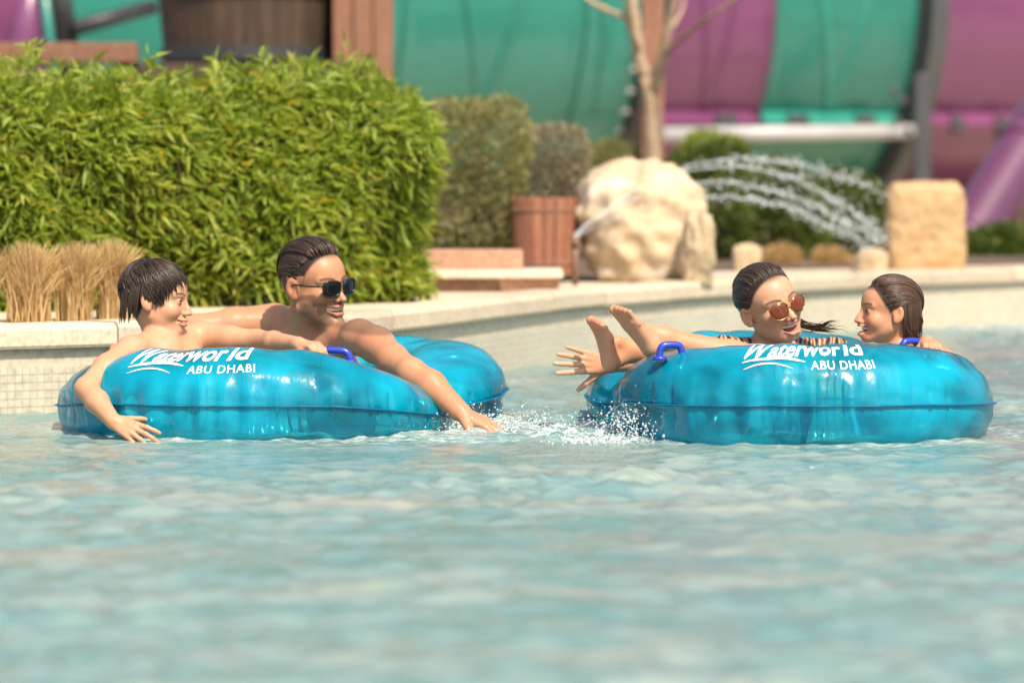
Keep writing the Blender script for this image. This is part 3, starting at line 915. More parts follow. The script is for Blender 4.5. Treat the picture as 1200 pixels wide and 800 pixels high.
# ================================================================== WATER JETS
nz = P(674, 300, 15.35)
pipe_n = thing('jet_nozzle', (nz[0], 15.35, .25), 'slim brown jet pipe standing left of the pale boulder', 'nozzle')
v, f = tube_vf([(nz[0], 15.35, .25), (nz[0], 15.35, P(0, 284, 15.35)[2])], .014, 10); obj('shaft', v, f, M['nozzle'], pipe_n)
v, f = tube_vf([(nz[0], 15.35, P(0, 290, 15.35)[2]), (nz[0], 15.35, P(0, 278, 15.35)[2])], .019, 10); obj('tip', v, f, M['nozzle'], pipe_n)
bm = bmesh.new(); bmesh.ops.create_icosphere(bm, subdivisions=1, radius=1)
ICO = np.array([w.co[:] for w in bm.verts]); ICOF = np.array([[q.index for q in p.verts] for p in bm.faces]); bm.free()
def droplets(pos, r):
    pos = np.asarray(pos); n = len(pos); r = np.asarray(r)
    st_ = 1 + rng.uniform(-.3, .6, (n, 1, 3))
    v = (pos[:, None] + ICO[None] * r[:, None, None] * st_).reshape(-1, 3)
    f = (ICOF[None] + (np.arange(n) * len(ICO))[:, None, None]).reshape(-1, 3)
    return v, f
def jet(pts_px, Y0, Y1, label, thick, broken):
    pts = np.array(pts_px, float)
    cf = np.polyfit(pts[:, 0], pts[:, 1], 2 if len(pts) < 5 else 3)
    n = 150; t = np.linspace(0, 1, n); px = pts[0, 0] + (pts[-1, 0] - pts[0, 0]) * t; py = np.polyval(cf, px)
    p = np.array([P(a, b, Y0 + (Y1 - Y0) * c) for a, b, c in zip(px, py, t)])
    wob = np.stack([fnoise(np.stack([t * 9, t * 0 + k], -1), 50 + k, 8, .6, 3) for k in range(3)], -1)
    p += wob * (.002 + .009 * t[:, None] ** 1.3)
    rad = thick * np.interp(t, [0, .4, 1], [.12, .18, .26]) * (1 + .45 * fnoise(np.stack([t * 8, t * 0], -1), int(thick * 1e5), 9, 1, 4)).clip(.12, 2)
    rad *= np.where(t < broken, 1, np.clip(1 - (t - broken) * 1.4, .25, 1))
    v, f = tube_vf(p, rad, 7)
    mb = MB(); mb.add(v, f)
    k = 380
    tt = rng.random(k) ** .75
    q = np.stack([np.interp(tt, t, p[:, j]) for j in range(3)], -1) + rng.normal(0, 1, (k, 3)) * (.003 + .022 * tt[:, None])
    dv, df = droplets(q, rng.uniform(.0012, .0042, k) * (.6 + .8 * tt))
    mb.add(dv, df.tolist())
    k = 46
    tt = np.linspace(.5, 1.0, k)
    q = np.stack([np.interp(tt, t, p[:, j]) for j in range(3)], -1) + rng.normal(0, .006, (k, 3))
    dv, df = droplets(q, rng.uniform(.003, .0065, k)); mb.add(dv, df.tolist())
    tag(mb.build('water_jet', M['spray'], smooth=True, base=p[0]), label, 'water jet', 'arching water jets')
jet([(672, 276), (770, 208), (860, 187), (950, 196), (1040, 228)], 15.36, 17.0, 'topmost arching water jet, breaking into beads at right', .010, .55)
jet([(673, 276), (770, 213), (860, 195), (950, 219), (1035, 278)], 15.36, 16.9, 'second highest arching water jet over the boulder', .012, .8)
jet([(674, 277), (770, 224), (850, 212), (940, 236), (1032, 284)], 15.36, 16.8, 'third arching water jet, below the two highest', .011, .8)
jet([(675, 278), (770, 240), (850, 229), (940, 251), (1020, 292)], 15.36, 16.7, 'lowest arching water jet in front of the shrubs', .009, .8)
# ================================================================== INFLATABLE TUBES
def build_ring(name, label, C1, r1, C2, r2, tops, handles, text_px, seed, creases):
    C1 = np.array(C1); C2 = np.array(C2); Mid = (C1 + C2) / 2
    n = 720; ang = np.arange(n) * 2 * PI / n
    dr = np.stack([np.cos(ang), np.sin(ang)], 1)
    lo, hi = np.full(n, .02), np.full(n, 1.5)
    for _ in range(40):
        mid = (lo + hi) / 2; p = Mid + dr * mid[:, None]
        a = np.hypot(*(p - C1).T) - r1; b = np.hypot(*(p - C2).T) - r2
        k = .05; h = np.clip(k - np.abs(a - b), 0, None) / k
        d = np.minimum(a, b) - h * h * k * .25
        lo = np.where(d < 0, mid, lo); hi = np.where(d < 0, hi, mid)
    sp = Mid + dr * lo[:, None]
    for _ in range(5): sp = .25 * np.roll(sp, 1, 0) + .5 * sp + .25 * np.roll(sp, -1, 0)
    seg = np.linalg.norm(np.roll(sp, -1, 0) - sp, axis=1); s = np.r_[0, np.cumsum(seg)]; L = s[-1]
    q = np.linspace(0, L, n, endpoint=False)
    spx = np.interp(q, s, np.r_[sp[:, 0], sp[0, 0]]); spy = np.interp(q, s, np.r_[sp[:, 1], sp[0, 1]])
    sp = np.stack([spx, spy], 1)
    t = np.roll(sp, -1, 0) - np.roll(sp, 1, 0); t /= np.linalg.norm(t, axis=1)[:, None]
    nm = np.stack([t[:, 1], -t[:, 0]], 1)
    sa = np.degrees(np.arctan2(sp[:, 1] - Mid[1], sp[:, 0] - Mid[0]))
    ta = np.array(sorted(tops)); ta3 = np.concatenate([ta - [360, 0], ta, ta + [360, 0]])
    zt = np.interp(sa, ta3[:, 0], ta3[:, 1])
    for _ in range(60): zt = .25 * np.roll(zt, 1) + .5 * zt + .25 * np.roll(zt, -1)
    zb = -.075
    RH = .172
    def per(a, u): return np.interp(u % n, np.arange(n + 1), np.r_[a, a[0]])
    def S(u, th, extra=0.0):
        """surface point: u along the ring in samples, th around the section (0 = outward, pi/2 = top)"""
        cx, cy, nx, ny, z1 = per(sp[:, 0], u), per(sp[:, 1], u), per(nm[:, 0], u), per(nm[:, 1], u), per(zt, u)
        zc = (z1 + zb) / 2 + .01; a = np.where(np.sin(th) > 0, z1 - zc, zc - zb)
        al = u / n * L
        c, sn = np.cos(th), np.sin(th)
        # thin-film pleats next to the welded seam, deep creases at pinches, soft lumps
        pw = np.exp(-(np.minimum(np.abs(((th + PI) % (2 * PI)) - PI), np.abs(((th) % (2 * PI)) - PI)) / .42) ** 2)
        ph = al / .058 * 2 * PI + 1.6 * np.sin(al * 9 + seed) + .8 * np.sin(al * 23)
        w = -.009 * pw * np.abs(np.sin(ph / 2)) ** 2 * np.clip(.35 + 1.1 * fnoise(np.stack([al * 2.2, al * 0], -1), seed + 7, 8, .5, 2), 0, 1.2)
        w -= .0035 * np.abs(fnoise(np.stack([al * 5 + np.sin(th) * 1.5, np.sin(th) * 1.2], -1), seed + 4, 10, .5, 1.6)) ** 2
        w -= .0075 * np.exp(-((np.abs(np.sin(th)) - .16) / .17) ** 2) * (np.cos(th) > 0) * np.clip(np.cos(ph * 1.35 + 1.1), 0, 1) ** 9 * np.clip(.3 + 1.3 * fnoise(np.stack([al * 3.1, al * 0 + .4], -1), seed + 17, 8, .5, 2), 0, 1.2)
        w += .003 * fnoise(np.stack([al * 6, np.cos(th) * .8, np.sin(th) * .8], -1), seed, 10, .5, 1.6)
        w += .0012 * fnoise(np.stack([al * 16, np.cos(th), np.sin(th)], -1), seed + 1, 10, .5, 1.5)
        for (cu, cw, cd, tl) in creases:
            aa = (np.degrees(np.interp(u % n, np.arange(n + 1), np.unwrap(np.radians(np.r_[sa, sa[0]])))) - cu + 180) % 360 - 180
            w += -cd * np.exp(-((aa - tl * (th - .6)) / cw) ** 2) * np.clip(.35 + np.cos(th - .5), 0, 1.2)
        rad = 1 + (w + extra) / RH
        off = RH * np.sign(c) * np.abs(c) ** .92 * rad
        return np.stack([cx + nx * off, cy + ny * off, zc + a * np.sign(sn) * np.abs(sn) ** .92 * rad], -1)
    root = thing(name, (Mid[0], Mid[1], zb), label, 'inflatable tube', 'clear turquoise two-seat pool tubes')
    nu, nv = 720, 72
    U, V = np.meshgrid(np.arange(nu) * n / nu, np.arange(nv) * 2 * PI / nv, indexing='ij')
    obj('vinyl_ring', S(U, V).reshape(-1, 3), grid_faces(nu, nv, True, True), M['vinyl'], root)
    # welded seams, outer and inner
    for th0 in (0.0, PI):
        U1 = np.arange(0, n, 2.0); k = []
        for dth, ex in ((.014, -.002), (.007, .008), (-.007, .008), (-.014, -.002)):
            k.append(S(U1, np.full(len(U1), th0 + dth), ex))
        obj('welded_seam', np.stack(k, 1).reshape(-1, 3), grid_faces(len(U1), 4, True, True), M['seam'], root)
    # inner baffles: thin vinyl walls joining top and bottom inside the ring
    for ub in np.linspace(0, n, 11, endpoint=False):
        th = np.linspace(0, 2 * PI, 24, endpoint=False); c0 = S(np.full(24, ub), th, -.012)
        tw = 26 * math.sin(ub * 1.7 + seed) * np.sin(th + ub)
        cm = S(ub + tw, th, -.012); c1 = S(ub + 1.0, th, -.012) if False else S(np.full(24, ub + 1.0), th, -.012); cm1 = S(ub + tw + 1.0, th, -.012)
        cen = c0.mean(0); r_in = cen + (cm - cen) * .3; r1_ = cen + (cm1 - cen) * .3
        obj('inner_baffle', np.concatenate([c0, r_in, r1_, c1]), grid_faces(4, 24, True, True), M['baffle'], root)
    # lettering laid on the surface
    def px_u(px):
        best = None
        for u in np.arange(0, n, .5):
            pt = S(np.array([u]), np.array([.75]))[0]
            if per(nm[:, 1], u) < -.2:
                e = abs(600 + F * pt[0] / pt[1] - px)
                if best is None or e < best[0]: best = (e, u)
        return best[1]
    u0, u1 = px_u(text_px[0]), px_u(text_px[1])
    wid = abs(u1 - u0) / n * L; sg = 1 if u1 > u0 else -1
    def text(body, x0, x1, y0, y1, offset, shear, spacing=1.0):
        cu = bpy.data.curves.new('lettering', 'FONT'); cu.body = body; cu.size = 1; cu.offset = offset; cu.shear = shear; cu.space_character = spacing
        cu.resolution_u = 3
        o = bpy.data.objects.new('lettering', cu); COL.objects.link(o)
        dg = bpy.context.evaluated_depsgraph_get()
        me = bpy.data.meshes.new_from_object(o.evaluated_get(dg))
        bpy.data.objects.remove(o)
        bm = bmesh.new(); bm.from_mesh(me)
        xs_ = [w.co.x for w in bm.verts]; ys_ = [w.co.y for w in bm.verts]
        for cut in np.linspace(min(xs_), max(xs_), 46)[1:-1]:
            bmesh.ops.bisect_plane(bm, geom=bm.verts[:] + bm.edges[:] + bm.faces[:], plane_co=(cut, 0, 0), plane_no=(1, 0, 0))
        for cut in np.linspace(min(ys_), max(ys_), 12)[1:-1]:
            bmesh.ops.bisect_plane(bm, geom=bm.verts[:] + bm.edges[:] + bm.faces[:], plane_co=(0, cut, 0), plane_no=(0, 1, 0))
        bm.verts.index_update()
        v = np.array([w.co[:2] for w in bm.verts]); f = [[q.index for q in p.verts] for p in bm.faces]; bm.free()
        v[:, 0] = x0 + (v[:, 0] - min(xs_)) / (max(xs_) - min(xs_)) * (x1 - x0)
        v[:, 1] = y0 + v[:, 1] / .72 * (y1 - y0)
        return v, f
    allv, allf, nn = [], [], 0
    pieces = [text('W', -.01, .185, .42, 1.04, .022, .3), text('ater', .175, .475, .47, 1.02, .022, .3, 1.0), text('wor', .455, .775, .47, 1.05, .022, .3, 1.0),
              text('ld', .775, .985, .47, .98, .022, .3, 1.0), text('ABU DHABI', .51, .99, .10, .32, .006, 0, 1.1)]
    xx = np.linspace(0, 1, 40)      # swash under the word
    up = .30 + .15 * np.sin(xx * PI * .95) - .02 * xx; th_ = .075 * np.sin(np.clip(xx * 1.0, 0, 1) * PI) ** .7 + .012
    sw = np.stack([np.r_[xx, xx] * .47 - .0, np.r_[up - th_ * .5, up + th_ * .5]], -1)
    pieces.append((sw, [[i, i + 1, 41 + i, 40 + i] for i in range(39)]))
    xx2 = np.stack([np.r_[xx, xx] * .36 + .02, np.r_[up - .16 - th_ * .25, up - .16 + th_ * .25]], -1)
    pieces.append((xx2, [[i, i + 1, 41 + i, 40 + i] for i in range(39)]))
    for v, f in pieces:
        allv.append(v); allf += [[i + nn for i in q] for q in f]; nn += len(v)
    tv = np.concatenate(allv)
    u = u0 + sg * tv[:, 0] * wid / L * n
    th = text_px[2] + (tv[:, 1] + .10 * tv[:, 0]) * text_px[3]
    pos = S(u, th, .0022)
    obj('lettering', pos, allf, M['letter'], root, smooth=True)
    # blue moulded handles
    for (hu, hth, turn, w, hgt) in handles:
        best = min(np.arange(0, n, .5), key=lambda u_: abs(600 + F * S(np.array([u_]), np.array([hth]))[0][0] / S(np.array([u_]), np.array([hth]))[0][1] - hu[0]) + (1e3 if abs(per(sp[:, 1], u_) - hu[1]) > .22 else 0))
        p0 = S(np.array([best]), np.array([hth]))[0]
        d = np.array([math.cos(turn), math.sin(turn), 0]); up_ = np.array([0, 0, 1.0])
        pts = [p0 - d * w, p0 - d * w * .98 + up_ * hgt * .6, p0 - d * w * .75 + up_ * hgt, p0 + up_ * hgt * 1.06, p0 + d * w * .75 + up_ * hgt, p0 + d * w * .98 + up_ * hgt * .6, p0 + d * w]
        v, f = tube_vf(smooth_curve(pts, 24), 0.0098, 10)
        h_ = obj('handle', v, f, M['blue'], root)
        mb = MB()
        for sgn in (-1, 1):
            vv, ff = tube_vf([p0 + d * w * sgn - up_ * .006, p0 + d * w * sgn + up_ * .006], [.022, .018], 14); mb.add(vv, ff)
        mb_o = mb.build('handle_base', M['blue'], h_, smooth=True) if False else None
        BASE[h_] = BASE[root]
        mb.build('handle_base', M['blue'], h_, smooth=True)
    return root

build_ring('inflatable_tube', 'turquoise inflatable tube holding the boy and the man, left in the pool', (-.72, 10.55), .385, (-.50, 11.05), .315,
     [(-125, .235), (-100, .240), (-85, .235), (-147, .185), (180, .19), (128, .22), (70, .225), (32, .212), (8, .16), (-8, .09), (-26, .09), (-40, .10), (-54, .135), (-75, .205)],
     [((387, 10.2), 1.85, -.10, .054, .030), ((300, 11.3), 1.3, 0, .05, .03)], (150, 300, .45, .92), 3, [(-14, 7, .030, 6), (150, 8, .012, 8), (165, 5, .01, -6)])
build_ring('inflatable_tube', 'turquoise inflatable tube holding the woman and the girl, right in the pool', (.80, 10.35), .355, (.675, 10.85), .285,
     [(-125, .238), (-90, .262), (-65, .258), (-30, .216), (20, .22), (70, .245), (110, .25), (150, .18), (180, .155), (-165, .160), (-148, .195)],
     [((786, 10.25), .95, .3, .032, .034), ((1068, 10.3), 1.75, .5, .03, .030)], (870, 1026, .47, .90), 9, [(-158, 7, .030, 7), (-140, 5, .012, -9), (175, 5, .014, 6), (-20, 5, .006, 5)])

# ================================================================== SIGNED-DISTANCE BODIES
class SDF:
    def __init__(s, lo, hi, h):
        s.lo = np.array(lo, float); s.h = h
        s.n = np.ceil((np.array(hi) - s.lo) / h).astype(int) + 1
        s.g = np.full(tuple(s.n), 1.0, np.float32)
    def box(s, lo, hi):
        a = np.clip(np.floor((lo - s.lo) / s.h).astype(int), 0, s.n); b = np.clip(np.ceil((hi - s.lo) / s.h).astype(int) + 1, 0, s.n)
        if (b <= a).any(): return None, None
        sl = tuple(slice(i, j) for i, j in zip(a, b))
        ax_ = [s.lo[k] + s.h * np.arange(a[k], b[k], dtype=np.float32) for k in range(3)]
        return sl, (ax_[0][:, None, None].astype(np.float32), ax_[1][None, :, None].astype(np.float32), ax_[2][None, None, :].astype(np.float32))
    def put(s, sl, d, k, sub=False):
        a = s.g[sl]
        if sub:
            d = -d; h = np.clip(k - np.abs(a - d), 0, None) / k
            s.g[sl] = np.maximum(a, d) + h * h * k * .25
        else:
            h = np.clip(k - np.abs(a - d), 0, None) / k
            s.g[sl] = np.minimum(a, d) - h * h * k * .25
    def cap(s, a, b, ra, rb=None, k=.012, sub=False):
        a = np.asarray(a, float); b = np.asarray(b, float); rb = ra if rb is None else rb
        m = max(ra, rb) + k + 2 * s.h
        sl, X = s.box(np.minimum(a, b) - m, np.maximum(a, b) + m)
        if sl is None: return s
        e = b - a; ee = float(e @ e) + 1e-12
        px, py, pz = (X[i] - np.float32(a[i]) for i in range(3))
        t = np.clip((px * e[0] + py * e[1] + pz * e[2]) / ee, 0, 1).astype(np.float32)
        d = np.sqrt((px - t * e[0]) ** 2 + (py - t * e[1]) ** 2 + (pz - t * e[2]) ** 2) - (ra + (rb - ra) * t)
        s.put(sl, d.astype(np.float32), k, sub); return s
    def ell(s, c, r, R=None, k=.012, sub=False):
        c = np.asarray(c, float); r = np.asarray(r, float); R = np.eye(3) if R is None else R
        m = float(r.max()) + k + 2 * s.h
        sl, X = s.box(c - m, c + m)
        if sl is None: return s
        p = [X[i] - np.float32(c[i]) for i in range(3)]
        q = [(p[0] * R[0, j] + p[1] * R[1, j] + p[2] * R[2, j]) for j in range(3)]
        k0 = np.sqrt(sum((q[j] / r[j]) ** 2 for j in range(3))); k1 = np.sqrt(sum((q[j] / r[j] ** 2) ** 2 for j in range(3))) + 1e-9
        s.put(sl, (k0 * (k0 - 1) / k1).astype(np.float32), k, sub); return s
    def chain(s, pts, rad, k=.012):
        for i in range(len(pts) - 1): s.cap(pts[i], pts[i + 1], rad[i], rad[i + 1], k)
        return s
    def mesh(s, smooth=2):
        g = s.g; I = g < 0
        nx, ny, nz = g.shape
        c = np.zeros((nx - 1, ny - 1, nz - 1), np.int8)
        for i in (0, 1):
            for j in (0, 1):
                for k in (0, 1): c += I[i:i + nx - 1, j:j + ny - 1, k:k + nz - 1]
        act = (c > 0) & (c < 8); idx = np.argwhere(act)
        vid = np.full(act.shape, -1, np.int32); vid[act] = np.arange(len(idx))
        cor = np.array([(i, j, k) for i in (0, 1) for j in (0, 1) for k in (0, 1)])
        V = np.stack([g[idx[:, 0] + o[0], idx[:, 1] + o[1], idx[:, 2] + o[2]] for o in cor], 1)
        acc = np.zeros((len(idx), 3)); cnt = np.zeros(len(idx))
        for a in range(8):
            for b in range(a + 1, 8):
                if np.abs(cor[a] - cor[b]).sum() != 1: continue
                va, vb = V[:, a], V[:, b]; mk = (va < 0) != (vb < 0)
                t = np.where(mk, va / np.where(mk, va - vb, 1), 0)
                acc += (cor[a] + (cor[b] - cor[a]) * t[:, None]) * mk[:, None]; cnt += mk
        pos = s.lo + (idx + acc / cnt[:, None]) * s.h
        F_ = []
        for axx in range(3):
            o1, o2 = (axx + 1) % 3, (axx + 2) % 3
            A = np.moveaxis(I, axx, 0); A = A if o1 < o2 else np.swapaxes(A, 1, 2)   # axes: axx, o1, o2
            e = A[:-1, 1:-1, 1:-1] != A[1:, 1:-1, 1:-1]
            w = np.argwhere(e); w[:, 1:] += 1
            ins = A[w[:, 0], w[:, 1], w[:, 2]]
            def cell(d1, d2):
                q = np.empty((len(w), 3), int); q[:, axx] = w[:, 0]; q[:, o1] = w[:, 1] + d1; q[:, o2] = w[:, 2] + d2
                return vid[q[:, 0], q[:, 1], q[:, 2]]
            quad = np.stack([cell(-1, -1), cell(0, -1), cell(0, 0), cell(-1, 0)], 1)
            quad[~ins] = quad[~ins][:, ::-1]; F_.append(quad)
        Fq = np.concatenate(F_); Fq = Fq[(Fq >= 0).all(1)]
        E = np.concatenate([Fq[:, [0, 1]], Fq[:, [1, 2]], Fq[:, [2, 3]], Fq[:, [3, 0]]])
        for _ in range(smooth):
            sm = np.zeros_like(pos); ct = np.bincount(E[:, 0], minlength=len(pos)) + np.bincount(E[:, 1], minlength=len(pos))
            for k in range(3): sm[:, k] = np.bincount(E[:, 0], pos[E[:, 1], k], len(pos)) + np.bincount(E[:, 1], pos[E[:, 0], k], len(pos))
            pos = pos + .5 * (sm / np.maximum(ct, 1)[:, None] - pos)
        return pos, Fq

def unit(a): a = np.asarray(a, float); return a / (np.linalg.norm(a) + 1e-12)

class Head:
    """x forward, y to the person's left, z up; unit is metres of an adult head"""
    def __init__(h, o, yaw, pitch, roll, s):
        a, p, r = (math.radians(q) for q in (yaw, pitch, roll))
        f = np.array([math.sin(a) * math.cos(p), -math.cos(a) * math.cos(p), math.sin(p)])
        l = unit(np.cross([0, 0, 1.0], f)); u = np.cross(f, l)
        h.R = np.stack([f, l * math.cos(r) - u * math.sin(r), u * math.cos(r) + l * math.sin(r)], 1)
        h.o = np.asarray(o, float); h.s = s
    def w(h, x, y=None, z=None):
        q = np.array([x, y, z]) if y is not None else np.asarray(x, float)
        return h.o + (q * h.s) @ h.R.T
    def loc(h, p): return ((p - h.o) @ h.R) / h.s

def sculpt_head(F_, H, mouth='smile', child=False, nose=1.0, jaw=1.0, eyes=True, chin=0.0):
    s = H.s; R = H.R
    E = lambda c, r, k=.012, sub=False, Rl=None: F_.ell(H.w(c), np.array(r) * s, R if Rl is None else R @ Rl, k * s, sub)
    C = lambda a, b, ra, rb=None, k=.01, sub=False: F_.cap(H.w(a), H.w(b), ra * s, (ra if rb is None else rb) * s, k * s, sub)
    E((-.014, 0, .036), (.096, .076, .083), .01)
    E((-.03, 0, .01), (.074, .070, .070), .02)
    E((.03, 0, .035), (.066, .064, .062), .02)                       # forehead
    E((.028, 0, -.030), (.064, .060, .072), .02)                     # mid face
    E((.034, 0, -.068 - chin * .6), (.052, .046 * jaw, .034), .02)
    for y in (-1, 1):
        C((.002, .052 * y * jaw, -.052 - chin), (.066, .018 * y, -.090 - chin), .016, .014, .014)   # jaw line
        E((.024, .045 * y * jaw, -.042), (.032, .019, .034), .02)
        E((.060, .042 * y, -.020 if not child else -.030), (.024, .022, .020 if not child else .024), .018)   # cheek
        C((.086, .010 * y, .020), (.070, .046 * y, .021), .010 if not child else .007, .009, .012)  # brow ridge
        E((.091, .031 * y, .001), (.011, .017, .010), .012, True)    # eye socket
        E((.0735, .031 * y, .0), (.0150, .0165, .0135), .004)        # lids
        if eyes: E((.0885, .031 * y, -.0008), (.0070, .0118, .0042), .002, True)
    E((.074 + chin * .5, 0, -.088 - chin), (.020, .021 if jaw < 1 else .025, .017), .014)                     # chin
    # nose
    n = nose
    C((.088, 0, .012), (.104, 0, -.022), .0075, .0085, .010)
    C((.104, 0, -.022), (.104 + .010 * n, 0, -.033), .0085, .0095, .008)
    for y in (-1, 1):
        E((.100, .0115 * y, -.036), (.0105, .0075, .0075), .006)
        F_.ell(H.w((.106, .006 * y, -.044)), np.array((.004, .0034, .004)) * s, R, .004 * s, True)
    # mouth
    open_ = {'smile': .0072, 'laugh': .0125, 'closed': .0018, 'open': .0115}[mouth]
    wid = {'smile': .034, 'laugh': .029, 'closed': .027, 'open': .021}[mouth]
    zm = -.064
    C((.096, 0, zm + .003), (.078, wid * .8, zm + .007), .010, .008, .012); C((.096, 0, zm + .003), (.078, -wid * .8, zm + .007), .010, .008, .012)
    C((.1, -.010, zm + .004 + open_ * .9), (.1, .010, zm + .004 + open_ * .9), .0048, .0048, .005)
    C((.097, -.011, zm - .0055 - open_ * .9), (.097, .011, zm - .0055 - open_ * .9), .0058, .0058, .006)
    for y in (-1, 1):
        C((.1, .010 * y, zm + .004 + open_ * .9), (.081, wid * y, zm + .006), .0046, .003, .005)
        C((.097, .011 * y, zm - .0055 - open_ * .9), (.081, wid * y, zm + .004), .0055, .003, .006)
        E((.082, wid * y * 1.16, zm + .008), (.008, .0045, .012), .008, True)   # smile fold
        C((.088, .022 * y, -.040), (.080, (wid + .011) * y, -.060), .0022, .0016, .007, True)   # nasolabial crease
    E((.094, 0, zm - .0002), (.026, wid * .92, open_), .003, True)
    for y in (-1, 1): E((.088, wid * .6 * y, zm + .0035), (.02, wid * .40, open_ * .75), .003, True)
    # ears
    ct, st_ = math.cos(.35), math.sin(.35)
    for y in (-1, 1):
        Rl = np.array([[ct, -st_ * y, 0], [st_ * y, ct, 0], [0, 0, 1]]).T
        E((-.012, .079 * y, -.002), (.020, .0075, .031), .006, False, Rl)
        E((-.006, .076 * y, -.026), (.011, .007, .011), .005, False, Rl)
        E((-.008, .0885 * y, .002), (.0115, .0085, .0185), .003, True, Rl)

def hand(F_, wrist, fdir, back, thumb, s=1.0, curls=(.3, .3, .3, .3), spread=.10, thumb_out=.7, thumb_curl=.3, k=.0035):
    """fdir: where the fingers point, back: normal of the back of the hand, thumb: side (+1/-1) the thumb leaves on"""
    x = unit(fdir); z = unit(np.asarray(back) - x * (np.asarray(back) @ x)); y = np.cross(z, x) * thumb
    W = lambda a, b, c: np.asarray(wrist) + s * (x * a + y * b + z * c)
    kn = [(.088, .030, .002), (.092, .010, .004), (.088, -.010, .003), (.080, -.028, .0)]
    F_.cap(W(-.01, .004, 0), W(.02, .004, 0), .020 * s, .021 * s, .012)
    for (a, b, c) in kn: F_.cap(W(.012, b * .55, 0), W(a, b, c), .0125 * s, .0105 * s, .008)
    F_.cap(W(.03, .018, -.006), W(.06, .024, -.004), .014 * s, .012 * s, .010)
    for i, (a, b, c) in enumerate(kn):
        Ls = [(.042, .026, .021), (.046, .030, .022), (.043, .028, .022), (.034, .021, .019)][i]
        sp = (1.5 - i) * spread
        dirx = math.cos(sp); diry = math.sin(sp)
        p = W(a, b, c); r = (.0100, .0102, .0098, .0087)[i] * s; ang = 0.0
        for j, l in enumerate(Ls):
            ang += curls[i] * (1.0, 1.25, .8)[j]
            d = (x * dirx + y * diry) * math.cos(ang) - z * math.sin(ang)
            q = p + d * l * s; F_.cap(p, q, r, r * .90, k); p = q; r *= .92
    t0 = W(.018, .020, -.006); d1 = unit(x * math.cos(thumb_out) + y * math.sin(thumb_out) - z * .25)
    p1 = t0 + d1 * .040 * s; F_.cap(t0, p1, .0145 * s, .0115 * s, .008)
    d2 = unit(d1 + x * thumb_curl * .6 - z * thumb_curl); p2 = p1 + d2 * .032 * s; F_.cap(p1, p2, .0108 * s, .0096 * s, k)
    d3 = unit(d2 + x * thumb_curl * .4 - z * thumb_curl * .5); F_.cap(p2, p2 + d3 * .025 * s, .0096 * s, .0078 * s, k)

def foot(F_, ankle, heel, ball, tip, wide, s=1.0, big=1):
    """wide: direction across the toes, towards the big toe"""
    fd = unit(np.asarray(tip) - np.asarray(heel)); w = unit(np.asarray(wide) - .85 * (np.asarray(wide) @ fd) * fd)
    F_.cap(ankle, heel, .029 * s, .026 * s, .02)
    mid = (np.asarray(ankle) * .45 + np.asarray(ball) * .55)
    F_.cap(ankle, mid, .027 * s, .022 * s, .02)
    for q in (-.024, -.008, .009, .026):
        F_.cap(np.asarray(heel) + w * q * .4 * s, np.asarray(ball) + w * q * s, .020 * s, .0145 * s, .012)
    td = np.asarray(tip) - np.asarray(ball)
    for i, q in enumerate((-.033, -.019, -.005, .009, .028)):
        r = (.0072, .0078, .0083, .0088, .0125)[i] * s; Lf = (.62, .78, .92, 1.05, 1.08)[i]
        a = np.asarray(ball) + w * q * s; b = a + td * Lf
        F_.cap(a - td * .25, b, r * 1.05, r, .004); F_.ell(b, (r * 1.15,) * 3, None, .003)

